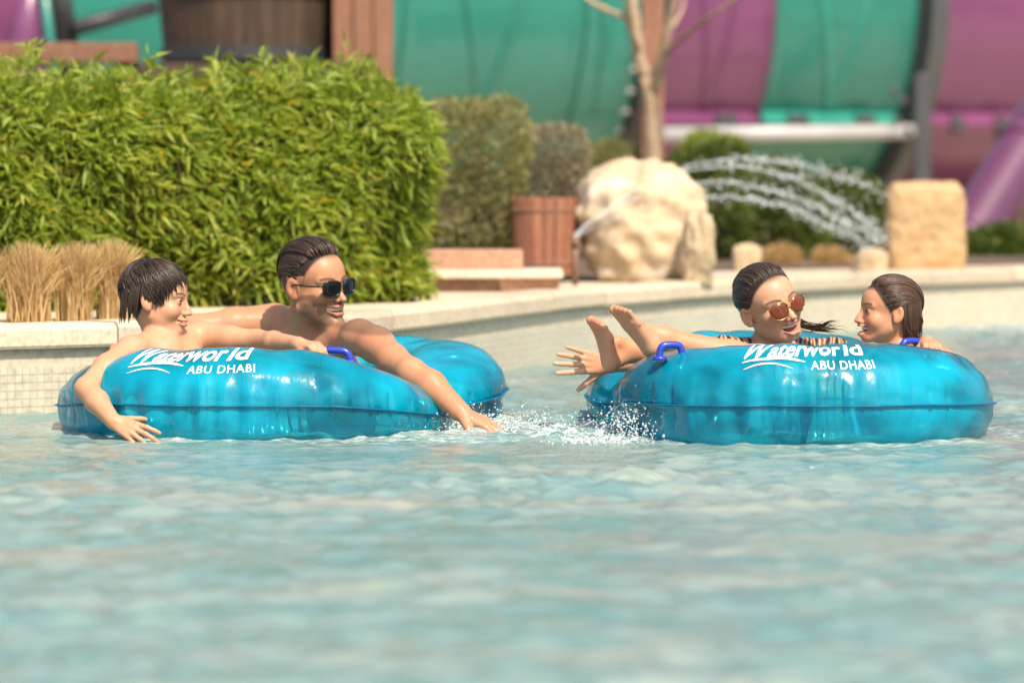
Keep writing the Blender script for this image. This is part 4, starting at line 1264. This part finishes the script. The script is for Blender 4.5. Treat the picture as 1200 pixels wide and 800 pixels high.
def skin_attrs(o, base, H, v, hairline, lipw, openm, stub_shade=False, extra=None):
    q = H.loc(v)
    zl = np.interp(-q[:, 0], [-.12, -.066, -.052, -.030, -.012, .012, .030, .055, .09, .13], hairline)
    onhead = (np.abs(q[:, 1]) < .079) & (q[:, 2] > -.12) & (q[:, 0] < .13) & (q[:, 0] > -.14)
    dark = np.clip((q[:, 2] - zl) / .016 + .5, 0, 1) * onhead * (np.linalg.norm(q - np.array([-.01, 0, .02]), axis=1) < .125)
    dark *= ~((np.abs(q[:, 1]) > .071) & (q[:, 2] < .034) & (q[:, 0] > -.036))
    zm = -.064
    yy = np.clip(np.abs(q[:, 1]) / lipw, 0, 1.3)
    zc = zm + .006 * yy ** 2
    half = (openm + .0095) * np.sqrt(np.clip(1 - yy ** 2, 0, 1)) + .0012
    lip = np.clip(1.2 - np.abs(q[:, 2] - zc) / half, 0, 1) ** .5 * (q[:, 0] > .072) * (yy < 1.05)
    # brows
    bx = np.abs(np.abs(q[:, 1]) - .033) / .021; bz = q[:, 2] - (.0235 + .004 * (1 - ((np.abs(q[:, 1]) - .036) / .02) ** 2))
    brow = np.clip(1.3 - np.abs(bz) / .0042, 0, 1) * (bx < 1) * (q[:, 0] > .05)
    bl = np.exp(-(((np.abs(q[:, 1]) - .044) / .02) ** 2 + ((q[:, 2] + .024) / .018) ** 2)) * (q[:, 0] > .03) * .7
    bl = np.maximum(bl, np.exp(-(((q[:, 0] - .11) / .012) ** 2 + ((q[:, 2] + .03) / .014) ** 2)) * .5)
    bl = np.maximum(bl, ((np.abs(q[:, 1]) > .071) & (np.abs(q[:, 1]) < .1) & (np.abs(q[:, 0] + .01) < .03) & (np.abs(q[:, 2]) < .045)) * .7)  # red ears: sunlight glowing through them, put into the skin colour
    if extra is not None: bl = np.maximum(bl, extra(v))
    sb = np.zeros(len(v))
    if stub_shade:
        sb = np.clip((-.030 - q[:, 2] + .35 * np.clip(.02 - q[:, 0], 0, .1)) / .016, 0, 1) * np.clip((q[:, 0] - .004) / .012, 0, 1) * np.clip((q[:, 2] + .115) / .01, 0, 1) * .85 * (1 - lip)  # stubble, deepened so the colour also carries the shade on the jaw
    for nm, val in (('lip', lip * .5), ('dark', np.maximum(dark, brow * .85)), ('blush_glow', bl), ('stub_shade', sb)):
        at = o.data.attributes.new(nm, 'FLOAT', 'POINT'); at.data.foreach_set('value', val.astype(np.float32))

def hair(par, H, style, m, n, seed, hairline, side=None, vol=.006, cover=.012):
    """combed locks of hair laid over the skull"""
    r_ = np.random.default_rng(seed)
    c = np.array([-.014, 0, .036]); rr = np.array([.096, .076, .083]) + np.array([cover, cover if side is None else side, cover]) * .55
    V_, F2, nn = [], [], 0
    def zl(x): return np.interp(-x, [-.12, -.066, -.052, -.030, -.012, .012, .030, .055, .09, .13], hairline)
    # base cap
    th = np.linspace(0, 2 * PI, 96, endpoint=False); ph = np.linspace(.001, PI * .94, 60)
    T, Q = np.meshgrid(th, ph, indexing='ij')
    d = np.stack([np.sin(Q) * np.cos(T), np.sin(Q) * np.sin(T), np.cos(Q)], -1)
    p = c + d * (rr - cover * .15)
    e = p[..., 2] - zl(p[..., 0])
    sink = np.clip(1 - e / .012, 0, 3)
    p = c + d * (rr - cover * .15 - .005 * sink[..., None])
    p += d * (.0016 * fnoise(d * np.array([2, 9, 2]), seed, 10, 1, 3))[..., None]
    ok = e > -.006
    idx = -np.ones(ok.shape, int); idx[ok] = np.arange(ok.sum())
    g = grid_faces(96, 60, True)
    fl = idx.ravel()[g]; fl = fl[(fl >= 0).all(1)][:, ::-1]
    V_.append(p[ok]); F2.append(fl); nn = int(ok.sum())
    def strand(path, w0):
        nonlocal nn
        k = len(path)
        rad = w0 * np.interp(np.linspace(0, 1, k), [0, .25, .7, 1], [.25, 1, .9, .12])
        v, f = tube_vf(path, rad, 5, False)
        V_.append(v); F2.append(np.array(f) + nn); nn += len(v)
    for i in range(n):
        if style == 'radial':
            cr = np.array([-.035, .0, 1.0]); a = r_.uniform(0, 2 * PI)
            t0 = r_.uniform(0, .55) if r_.random() < .75 else r_.uniform(.5, 1.0)
            t = np.linspace(t0, t0 + r_.uniform(.9, 1.3), 14)
            pol = t * 1.15; sw_ = r_.normal(1, .9); swirl = a + .35 * pol * sw_
            dd = np.stack([np.sin(pol) * np.cos(swirl) - .25 * np.cos(pol), np.sin(pol) * np.sin(swirl), np.cos(pol)], -1)
            dd /= np.linalg.norm(dd, axis=1)[:, None]
            off = vol * r_.uniform(.1, 1.0) + .007 * fnoise(dd[6] * 1.0, 77, 10, .5, 1.4); p = c + dd * (rr + off)
            lim = zl(p[:, 0]) + r_.normal(-.005, .015)
            ok_ = p[:, 2] > lim
            k = int(np.argmin(ok_)) if not ok_.all() else 14
            if k < 4: continue
            p = p[:k]
            if k < 14:   # wet tips hang down
                tip = p[-1] + np.array([[.001, 0, -.006], [.002 * np.sign(p[-1][0]), 0, -.013]])[: 2] * r_.uniform(.6, 1.5)
                p = np.concatenate([p, tip])
        else:
            b = r_.normal(0, .62) if r_.random() < .5 else r_.uniform(-1.35, 1.35)
            b = max(-1.42, min(1.42, b))
            p0 = r_.uniform(-.15, 1.2) if r_.random() < .5 else r_.uniform(-.15, .1)
            t = np.linspace(p0, p0 + r_.uniform(.9, 1.9), 16)
            psi = .75 + t * 1.0
            lat = b * (1 - .25 * np.clip(t - .8, 0, 2))
            dd = np.stack([np.cos(psi) * np.cos(lat) , np.sin(lat), np.sin(psi) * np.cos(lat)], -1)
            dd[:, 2] -= .18 * np.abs(np.sin(lat)) * np.clip(t, 0, 1.6)
            dd /= np.linalg.norm(dd, axis=1)[:, None]
            off = vol * r_.uniform(.0, 1.0) * np.interp(np.linspace(0, 1, 16), [0, .2, 1], [.1, 1, .8]) * (1 if abs(b) < .75 else .35)
            p = c + dd * (rr + off[:, None])
            jt = r_.normal(-.003, .006)
            ok_ = p[:, 2] > zl(p[:, 0]) + jt
            if ok_.sum() < 5: continue
            i0 = int(np.argmax(ok_)); p = p[i0:]
            ok_ = p[:, 2] > zl(p[:, 0]) + jt
            k = int(np.argmin(ok_)) if not ok_.all() else len(p)
            if k < 5: continue
            p = p[:k]
            p = c + (p - c) * (1 - .055 * np.clip(1 - np.linspace(0, 1, k) / .3, 0, 1))[:, None]
        strand(H.w(p), r_.uniform(.0011, .0029) * H.s)
    if style == 'back':      # locks drawn back from the temples over the ears
        for i in range(420):
            x0 = r_.uniform(-.012, .062); sy = -1 if r_.random() < .5 else 1
            t = np.linspace(0, 1, 13); x = x0 - (.055 + x0 * .9 + r_.uniform(0, .03)) * t
            z0 = zl(x0) + r_.uniform(-.003, .030); z = z0 + (.030 - z0 + .02) * t * .75 + .012 * np.sin(t * PI) + r_.normal(0, .004)
            kk = 1 - ((x - c[0]) / rr[0]) ** 2 - ((z - c[2]) / rr[2]) ** 2
            if kk.min() < .03: continue
            y = sy * (rr[1] + r_.uniform(-.004, .003) - .006 * np.clip(1 - t / .3, 0, 1)) * np.sqrt(kk)
            strand(H.w(np.stack([x, y, z], -1)), r_.uniform(.0011, .0026) * H.s)
    return V_, F2, nn, strand

def hair_finish(par, H, data, m):
    V_, F2, nn, _ = data
    fs = []
    for f in F2: fs += np.asarray(f).tolist()
    return obj('hair', np.concatenate([v if i else H.w(v) for i, v in enumerate(V_)]), fs, m, par)

def eyes_(par, H, gaze=(1, 0, 0), squint=.6):
    for y in (-1, 1):
        c = np.array((.0752, .031 * y, -.0008))
        v, f = sphere_vf((0, 0, 0), .0122, 18, 12)
        e = obj('eye', H.w(v + c), f, M['white'], par)
        BASE[e] = BASE[par]
        g = unit(np.array(gaze)); 
        v, f = sphere_vf(c + g * .0064, .0064, 14, 10); obj('iris', H.w(v), f, M['iris'], e)
        k = np.linspace(-1, 1, 12)
        for zz, rr, nm in ((.0055, .0019, 'upper_lid'), (-.0040, .0009, 'lower_lid')):
            pts = np.stack([.0885 - .0065 * k ** 2 - .003 * k * y, .031 * y + .0130 * k, zz * (1 - k ** 2 * .85) - .0012 + 0 * k], -1)
            v, f = tube_vf(H.w(pts), rr * H.s * (1.15 - k ** 2), 6); obj('eyelash', v, f, M['lash'], par)
        # fleshy lids cover the ball above and below the opening
def teeth_(par, H, wid, z, h):
    k = np.linspace(-1, 1, 13); mb = MB()
    for a, b in zip(k[:-1], k[1:]):
        A = a + .02; B = b - .02
        q = lambda t: np.array((.0925 - .015 * t * t, wid * t))
        a2, b2 = q(A), q(B); hz = h * (1 - .35 * abs(a + b) / 2)
        vv = [(a2[0], a2[1], z), (b2[0], b2[1], z), (b2[0], b2[1], z - hz), (a2[0], a2[1], z - hz)]
        vv += [(x - .005, y, zz) for x, y, zz in vv]
        mb.add(H.w(np.array(vv)), [[0, 1, 2, 3], [7, 6, 5, 4], [0, 4, 5, 1], [3, 2, 6, 7], [0, 3, 7, 4], [1, 5, 6, 2]])
    mb.build('teeth', M['teeth'], par)

def sunglasses(par, H, kind):
    lm_ = M['lens_dark'] if kind == 'dark' else M['lens_brown']; fm = M['frame_dark'] if kind == 'dark' else M['frame_gold']
    b = BASE[par]; t = bpy.data.objects.new('sunglasses', None); COL.objects.link(t); t.parent = par; BASE[t] = b
    t.empty_display_size = .05
    n = 28; a = np.linspace(0, 2 * PI, n, endpoint=False)
    for y in (-1, 1):
        ex = 2.7 if kind == 'dark' else 2.4
        cy = np.sign(np.cos(a)) * np.abs(np.cos(a)) ** (2 / ex); sz = np.sign(np.sin(a)) * np.abs(np.sin(a)) ** (2 / ex)
        wy, wz = (.0275, .0225) if kind == 'dark' else (.0275, .0250)
        Y_ = .034 * y + wy * cy * (1 + .08 * sz); Z_ = -.001 + wz * sz
        if kind != 'dark': Y_ += .004 * y * -np.clip(-sz, 0, 1); Z_ -= .003
        else: Z_ += .003 * np.clip(y * cy, 0, 1) * (sz > 0)
        X_ = .1115 - .9 * np.abs(Y_) ** 2 / .09 * .35 + Z_ * .08
        rim = H.w(np.stack([X_, Y_, Z_], -1))
        cen = rim.mean(0) + H.R[:, 0] * .003 * H.s
        mid = cen + (rim - cen) * .6 + H.R[:, 0] * .001
        v = np.concatenate([[cen], mid, rim]); bk = v - H.R[:, 0] * .002
        f = [[0, 1 + i, 1 + (i + 1) % n] for i in range(n)] + [[1 + i, 1 + n + i, 1 + n + (i + 1) % n, 1 + (i + 1) % n] for i in range(n)]
        nb = 1 + 2 * n
        f += [[nb + q for q in ff[::-1]] for ff in f]
        f += [[1 + n + i, nb + 1 + n + i, nb + 1 + n + (i + 1) % n, 1 + n + (i + 1) % n] for i in range(n)]
        obj('lens', np.concatenate([v, bk]), f, lm_, t)
        rp = np.concatenate([rim, rim[:2]])
        v, f = tube_vf(rp, (.0034 if kind == 'dark' else .0013) * H.s, 6, False); obj('rim', v, f, fm, t)
        pts = [(X_[0] if y > 0 else X_[n // 2], .060 * y, .008), (.094, .071 * y, .010), (.05, .0775 * y, .008), (.0, .080 * y, .010), (-.02, .080 * y, .002)]
        v, f = tube_vf(H.w(np.array(pts)), (.0028 if kind == 'dark' else .0013) * H.s, 6); obj('temple_arm', v, f, fm, t)
    v, f = tube_vf(H.w(np.array([(.112, -.011, .006), (.116, 0, .009), (.112, .011, .006)])), .0022 * H.s, 6); obj('bridge', v, f, fm, t)
    return t

def person(label, base, F_, mat_):
    v, f = F_.mesh()
    o = obj('person', v, f, mat_, base=base)
    tag(o, label, 'person')
    return o, v

SK = {
 'boy': skinmat('boy skin', (.50, .285, .165), (.55, .255, .145), (.50, .17, .13), (.03, .017, .011)),
 'man': skinmat('man skin', (.45, .235, .125), (.50, .20, .105), (.45, .15, .11), (.03, .017, .011), (.17, .095, .06)),
 'woman': skinmat('woman skin', (.53, .31, .19), (.56, .265, .16), (.55, .15, .12), (.03, .017, .011)),
 'girl': skinmat('girl skin', (.48, .265, .15), (.55, .22, .115), (.52, .16, .12), (.04, .022, .014)),
}
HL_SHORT = [.088, .088, .070, .030, .002, .026, .000, -.045, -.062, -.066]
HL_BOY = [.074, .070, .044, .006, -.012, .012, -.030, -.070, -.082, -.084]
HL_GIRL = [.080, .078, .052, .018, .002, .012, .006, -.030, -.050, -.055]
HL_BACK = [.084, .084, .066, .034, .012, .022, .006, -.030, -.050, -.055]

# ---- the boy
H = Head(P(184, 352, 10.50), 80, -4, 3, .87)
F_ = SDF(P(60, 560, 9.95) - .02, (-.45, 10.86, .46), .0028)
F_.lo  # grid covers the arms as well
sculpt_head(F_, H, 'closed', True, .70, .92)
nb_ = P(192, 396, 10.52); S1 = P(154, 411, 10.36); S2 = P(236, 394, 10.60)
F_.cap(H.w(-.022, 0, -.045), nb_, .040, .044, .02)
F_.cap(nb_, S1, .036, .036, .03); F_.cap(nb_, S2, .036, .036, .03)
ch = (S1 + S2) / 2 + np.array([.03, .02, -.06])
F_.cap((S1 * .65 + S2 * .35) + np.array([.01, .02, -.03]), ch + np.array([.05, .06, -.2]), .068, .075, .03)
F_.cap((S1 * .3 + S2 * .7) + np.array([0, .0, -.055]), ch + np.array([.10, .08, -.2]), .064, .07, .03)
E1, W1 = P(101, 455, 10.18), P(133, 494, 10.05)
F_.chain([S1, S1 * .5 + E1 * .5 + np.array([-.004, 0, .004]), E1], [.041, .036, .030], .02)
F_.chain([E1, E1 * .6 + W1 * .4, W1], [.031, .031, .021], .015)
hand(F_, W1, P(156, 505, 10.02) - W1, np.array([-.2, -.8, .55]), 1, .74, (.18, .22, .3, .4), .13, .75, .2)
E2, W2 = P(302, 399, 10.52), P(350, 403, 10.32)
F_.chain([S2, S2 * .5 + E2 * .5, E2], [.043, .034, .029], .02)
F_.chain([E2, E2 * .6 + W2 * .4, W2], [.030, .029, .020], .015)
hand(F_, W2, P(386, 407, 10.24) - W2, np.array([.1, -.35, 1.0]), -1, .72, (.55, .6, .6, .6), .06, .5, .3)
boy, v = person('dark-haired boy leaning on the left tube, one arm over its side', (-.95, 10.5, -.08), F_, SK['boy'])
skin_attrs(boy, None, H, v, HL_BOY, .027, .001)
eyes_(boy, H, (1, -.1, -.05), .62)
hd_ = hair(boy, H, 'radial', None, 1900, 4, HL_BOY, vol=.009, cover=.009)
st_ = hd_[3]; r_ = np.random.default_rng(8)
for k in range(22):      # fringe locks combed down over the forehead and temple
    y0 = r_.uniform(-.062, .060); a = np.array([.055 - abs(y0) * .35, y0 * .85, .108 - abs(y0) * .25])
    b = np.array([.086 - abs(y0) * .55, y0, .072]); e = np.array([.094 - abs(y0) * .62, y0 + r_.normal(-.002, .006), .036 + r_.normal(0, .013)])
    st_(H.w(smooth_curve([a, b, e], 9)), r_.uniform(.002, .0042) * H.s)
for k in range(120):      # wet tails over the ear and the nape
    y0 = -1 if r_.random() < .6 else 1; x0 = r_.uniform(-.10, .012)
    yy = np.sqrt(max(.05, 1 - ((x0 + .014) / .105) ** 2)) * .084
    a = np.array([x0, y0 * yy, .05]); b = np.array([x0 - .004, y0 * (yy + .003), .0]); e = np.array([x0 - .008, y0 * (yy - .004 if x0 > -.04 else yy * .8), -.030 - .042 * np.clip(-x0 * 12, 0, 1) + r_.normal(0, .010)])
    if x0 > -.03: e[2] = -.004 + r_.normal(0, .008)
    st_(H.w(smooth_curve([a, b, e], 9)), r_.uniform(.002, .004) * H.s)
for k in range(34):      # wet spikes before and behind the ear
    y0 = -1 if r_.random() < .6 else 1; x0 = r_.uniform(.012, .050)
    yy = .0755 - .35 * (x0 - .01)
    a = np.array([x0 - .004, y0 * (yy - .004), .062]); b = np.array([x0, y0 * (yy + .004), .03]); e = np.array([x0 + r_.normal(.004, .004), y0 * (yy - .002), r_.uniform(-.030, .012)])
    st_(H.w(smooth_curve([a, b, e], 9)), r_.uniform(.0016, .0034) * H.s)
hair_finish(boy, H, hd_, M['hair_black'])

# ---- the man
H = Head(P(369, 334, 10.86), 47, -3, -5, 1.01)
F_ = SDF((-1.16, 10.22, -.24), (.02, 11.36, .55), .0031)
sculpt_head(F_, H, 'smile', False, 1.2, 1.14, eyes=False, chin=.009)
nb_ = P(362, 396, 10.93); S1 = P(322, 379, 11.08); S2 = P(421, 395, 10.72)
F_.cap(H.w(-.032, 0, -.045), nb_ + np.array([-.01, .03, 0]), .051, .057, .012)
F_.cap(H.w(-.01, .035, -.07), nb_ + np.array([.035, -.05, -.02]), .014, .013, .012)
F_.cap(nb_ + np.array([0, .02, .02]), S1, .048, .050, .04); F_.cap(nb_ + np.array([0, .03, -.015]), S2, .040, .046, .03)
mid = (S1 + S2) / 2
F_.cap(S1 * .7 + S2 * .3 + np.array([0, .0, -.10]), np.array([-.60, 11.12, -.22]), .090, .11, .05)
F_.cap(S1 * .3 + S2 * .7 + np.array([-.01, .04, -.115]), np.array([-.50, 11.10, -.22]), .088, .11, .05)
E1, W1 = P(226, 386, 11.02), P(180, 400, 10.86)
F_.chain([S1, S1 * .5 + E1 * .5 + np.array([0, 0, .004]), E1], [.060, .050, .041], .02)
F_.chain([E1, E1 * .6 + W1 * .4, W1], [.042, .043, .030], .02)
hand(F_, W1, np.array([-.9, -.4, -.1]), np.array([0, -.2, 1.0]), 1, 1.0, (.3, .3, .3, .3), .06)
E2, W2 = P(482, 436, 10.44), P(539, 482, 10.33)
F_.chain([S2, S2 * .72 + E2 * .28 + np.array([.008, 0, .006]), S2 * .35 + E2 * .65, E2], [.052, .050, .043, .038], .02)
F_.chain([E2, E2 * .62 + W2 * .38 + np.array([.004, 0, .005]), W2], [.039, .040, .028], .018)
hand(F_, W2, P(574, 499, 10.31) - W2, np.array([.45, -.35, 1.0]), -1, 1.0, (.16, .2, .2, .25), .10, .7, .2)
man, v = person('smiling stubbled man in black sunglasses leaning over the left tube', (-.55, 11.05, -.24), F_, SK['man'])
skin_attrs(man, None, H, v, HL_SHORT, .033, .007, True)
sunglasses(man, H, 'dark'); teeth_(man, H, .031, -.0565, .0115)
hd_ = hair(man, H, 'back', None, 1500, 14, HL_SHORT, side=.002, vol=.015, cover=.012)
hair_finish(man, H, hd_, M['hair_black'])

# ---- the woman
H = Head(P(902, 359, 10.72), 27, 2, -20, .98)
F_ = SDF((.08, 10.34, -.22), (1.10, 11.02, .52), .003)
sculpt_head(F_, H, 'laugh', False, .9, .92, eyes=False)
nb_ = P(905, 412, 10.80); S1 = P(846, 414, 10.72); S2 = P(978, 416, 10.80)
F_.cap(H.w(-.022, 0, -.045), nb_, .043, .050, .025)
F_.cap(nb_, S1, .038, .042, .035); F_.cap(nb_, S2, .038, .042, .035)
F_.cap(S1 * .65 + S2 * .35 + np.array([0, .02, -.06]), np.array([.66, 10.86, -.2]), .075, .09, .05)
F_.cap(S1 * .35 + S2 * .65 + np.array([0, .02, -.06]), np.array([.76, 10.86, -.2]), .075, .09, .05)
E1, W1 = P(790, 420, 10.66), P(712, 427, 10.52)
F_.chain([S1, (S1 + E1) / 2, E1], [.044, .038, .033], .02)
F_.chain([E1, E1 * .6 + W1 * .4, W1], [.033, .032, .022], .015)
hand(F_, W1, P(668, 422, 10.46) - W1, np.array([-.05, -1.0, .10]), 1, .88, (.10, .08, .05, .02), .11, .85, .05)
E2, W2 = P(1010, 430, 10.72), P(985, 440, 10.60)
F_.chain([S2, E2], [.044, .034], .02); F_.chain([E2, W2], [.033, .024], .015)
hand(F_, W2, np.array([-.3, -.6, -.2]), np.array([.1, -.3, 1]), -1, .94)
woman, v = person('laughing woman in brown sunglasses, stretching one hand out from the right tube', (.71, 10.85, -.22), F_, SK['woman'])
skin_attrs(woman, None, H, v, HL_BACK, .030, .0125)
sunglasses(woman, H, 'brown'); teeth_(woman, H, .0255, -.0540, .009)
v, f = sphere_vf((.076, 0, -.066), (.010, .023, .011), 14, 10); obj('mouth_interior', H.w(v), f, M['mouth'], woman)
hd_ = hair(woman, H, 'back', None, 1500, 24, HL_BACK, vol=.007, cover=.010)
st_ = hd_[3]; r_ = np.random.default_rng(18)
for k in range(46):      # loose wet locks falling to her left side, curling at the tips
    q_ = r_.normal(0, 1); c_ = r_.normal(0, 1); up = r_.uniform(-1, 1)
    pts = [P(926 + q_ * 2, 372 + c_ * 3, 10.80), P(938 + q_ * 2, 381 + c_ * 2.5, 10.76), P(952 + q_ * 3, 385 + c_ * 2.5, 10.72), P(966 + q_ * 5, 384 + up * 5, 10.70), P(976 + q_ * 5, 380 + up * 9, 10.69), P(980 + q_ * 5, 386 + up * 10, 10.69)]
    st_(smooth_curve(pts[: r_.integers(4, 7)], 16), r_.uniform(.0011, .0022))
hair_finish(woman, H, hd_, M['hair_black'])
# her patterned swim top
mp, nt, out = newmat('patterned swim fabric')
bs = N(nt, 'ShaderNodeBsdfPrincipled'); bs.inputs['Roughness'].default_value = .45
wv = N(nt, 'ShaderNodeTexWave'); wv.inputs['Scale'].default_value = 11; wv.inputs['Distortion'].default_value = 7; wv.inputs['Detail'].default_value = 2; wv.inputs['Detail Scale'].default_value = 1.4
nt.links.new(coords(nt, (1, .6, .5)), wv.inputs[0])
cr = N(nt, 'ShaderNodeValToRGB'); cr.color_ramp.interpolation = 'CONSTANT'
for i, (pos, c_) in enumerate([(0, (.02, .02, .018)), (.22, (.34, .10, .04)), (.42, (.05, .22, .20)), (.58, (.55, .50, .36)), (.72, (.50, .32, .05)), (.86, (.28, .07, .03))]):
    q = cr.color_ramp.elements[i] if i < 2 else cr.color_ramp.elements.new(pos)
    q.position = pos; q.color = rgb(c_)
nt.links.new(wv.outputs['Fac'], cr.inputs[0]); nt.links.new(cr.outputs[0], bs.inputs[0]); nt.links.new(bs.outputs[0], out.inputs[0])
G = SDF((.40, 10.55, -.21), (1.10, 11.02, .34), .004)
S1b, S2b = S1, S2
G.cap(nb_ * .6 + S1 * .4, S1, .044, .047, .03); G.cap(nb_ * .6 + S2 * .4, S2, .044, .047, .03)
G.cap(S1, (S1 * .35 + E1 * .65), .048, .043, .02); G.cap(S2, (S2 * .35 + E2 * .65), .048, .043, .02)
G.cap(S1 * .65 + S2 * .35 + np.array([0, .02, -.06]), np.array([.66, 10.86, -.19]), .080, .095, .05)
G.cap(S1 * .35 + S2 * .65 + np.array([0, .02, -.06]), np.array([.76, 10.86, -.19]), .080, .095, .05)
G.ell(nb_ + np.array([.0, -.035, .055]), (.062, .07, .05), None, .015, True)
v, f = G.mesh(1); obj('swim_top', v, f, mp, woman)

# ---- the girl
H = Head(P(1041, 366, 10.50), -79, 3, 0, .81)
F_ = SDF((.185, 10.15, -.12), (1.26, 10.80, .48), .0028)
sculpt_head(F_, H, 'open', True, .75, .90)
nb_ = P(1050, 410, 10.52); S1 = P(1024, 428, 10.62); S2 = P(1076, 424, 10.42)
F_.cap(H.w(-.026, 0, -.045), nb_, .035, .040, .02)
F_.cap(nb_, S1, .032, .034, .03); F_.cap(nb_, S2, .032, .034, .03)
pel = np.array([1.0, 10.47, .02])
F_.cap((S1 + nb_) / 2 + np.array([0, 0, -.05]), pel, .062, .07, .03); F_.cap((S2 + nb_) / 2 + np.array([0, 0, -.05]), pel, .062, .07, .03)
E2, W2 = P(1112, 424, 10.62), P(1086, 401, 10.45)
F_.chain([S2, E2], [.034, .028], .02); F_.chain([E2, W2], [.028, .020], .015)
hand(F_, W2, np.array([.12, -.85, -.10]), np.array([.05, .1, 1.0]), -1, .74, (.45, .5, .5, .5), .12, .6, .3)
E1 = P(1000, 448, 10.66); W1 = P(960, 440, 10.60)
F_.chain([S1, E1, W1], [.034, .027, .02], .015); hand(F_, W1, np.array([-1, 0, 0]), np.array([0, 0, 1.0]), 1, .72)
K1, A1 = P(892, 423, 10.36), P(779, 396, 10.30)
F_.chain([pel + np.array([0, -.05, 0]), K1], [.062, .044], .02)
F_.chain([K1, K1 * .68 + A1 * .32 + np.array([0, 0, -.006]), A1], [.042, .042, .027], .02)
foot(F_, A1, P(763, 407, 10.28), P(739, 378, 10.26), P(726, 362, 10.255), np.array([-.39, .87, -.31]), .95)
K2, A2 = P(868, 436, 10.50), P(741, 411, 10.42)
F_.chain([pel + np.array([-.02, .05, 0]), K2], [.06, .043], .02)
F_.chain([K2, K2 * .68 + A2 * .32, A2], [.041, .040, .027], .02)
foot(F_, A2, P(716, 424, 10.38), P(708, 393, 10.36), P(699, 377, 10.355), np.array([-.42, .90, -.15]), .95)
girl, v = person('laughing girl in profile in the right tube, bare feet over its left end', (1.0, 10.45, -.12), F_, SK['girl'])
tips = [P(727, 366, 10.255), P(698, 381, 10.355)]
skin_attrs(girl, None, H, v, HL_GIRL, .024, .0115, extra=lambda p: np.clip(np.max([1.2 - np.linalg.norm((p - t) * np.array([1, .5, 1]), axis=1) / .026 for t in tips], axis=0), 0, 1))
eyes_(girl, H, (1, .1, -.05), .6); teeth_(girl, H, .018, -.056, .007)
v, f = sphere_vf((.076, 0, -.066), (.010, .017, .010), 14, 10); obj('mouth_interior', H.w(v), f, M['mouth'], girl)
hd_ = hair(girl, H, 'back', None, 2200, 34, HL_GIRL, vol=.008, cover=.012)
st_ = hd_[3]; r_ = np.random.default_rng(28)
for k in range(110):      # wet tail hanging down her back
    a = np.array([-.075 + r_.normal(0, .008), np.clip(r_.normal(.0, .03), -.05, .05), .045 + r_.normal(0, .015)])
    b = np.array([-.108 + r_.normal(0, .004), r_.normal(.01, .03), -.01])
    e = np.array([-.100 + r_.normal(0, .010), r_.normal(.02, .018), -.085 + r_.normal(0, .01)])
    e2 = np.array([-.098 + r_.normal(0, .012), r_.normal(.03, .014), -.135 + r_.normal(0, .014)])
    st_(H.w(smooth_curve([a, b, e, e2], 13)), r_.uniform(.0018, .0036) * H.s)
for k in range(260):      # wet sheets of hair behind the ears
    y0 = -1 if r_.random() < .6 else 1; x0 = r_.uniform(-.100, -.022)
    yy = np.sqrt(max(.03, 1 - ((x0 + .014) / .104) ** 2)) * .082
    a = np.array([x0, y0 * yy, .055]); b = np.array([x0 - .006, y0 * (yy + .002), .0]); c2 = np.array([x0 * .9 - .02, y0 * yy * .8, -.05]); e = np.array([-.075 + r_.normal(0, .015), y0 * yy * .45, -.10 + r_.normal(0, .012)])
    st_(H.w(smooth_curve([a, b, c2, e], 12)), r_.uniform(.0016, .003) * H.s)
hair_finish(girl, H, hd_, M['hair_brown'])

# ================================================================== SPLASHES
def splash(label, n, fn, rmax=.0024):
    p = np.array([fn() for _ in range(n)])
    r = np.abs(rng.normal(0, rmax * .45, n)) + .0009
    v, f = droplets(p, r)
    o = obj('splash', v, f, M['spray'], base=(p[:, 0].mean(), p[:, 1].mean(), 0))
    tag(o, label, 'splash', kind='stuff')
def sp1():
    a = P(rng.normal(732, 22), rng.normal(502, 15), rng.normal(10.0, .06)); a[2] = max(a[2], .004); return a
def sp2():
    a = P(rng.normal(700, 22), rng.normal(520, 9), rng.normal(9.9, .05)); a[2] = abs(a[2] * .5) + .002; return a
def sp3():
    x = -.16 + rng.normal(0, .09); return (x, 10.5 + rng.normal(0, .10), abs(rng.normal(0, .022)) + .002)
def sp4():
    return (.05 + rng.normal(0, .14), 10.45 + rng.normal(0, .16), abs(rng.normal(0, .022)) + .002)
splash('white splash droplets against the left end of the right tube', 480, sp1, .0021)
splash('low white spray in front of the left end of the right tube', 450, sp2, .0022)
splash('white splash round the hand of the man in the water', 900, sp3, .0022)
splash('spray on the water between the two tubes', 700, sp4, .0022)
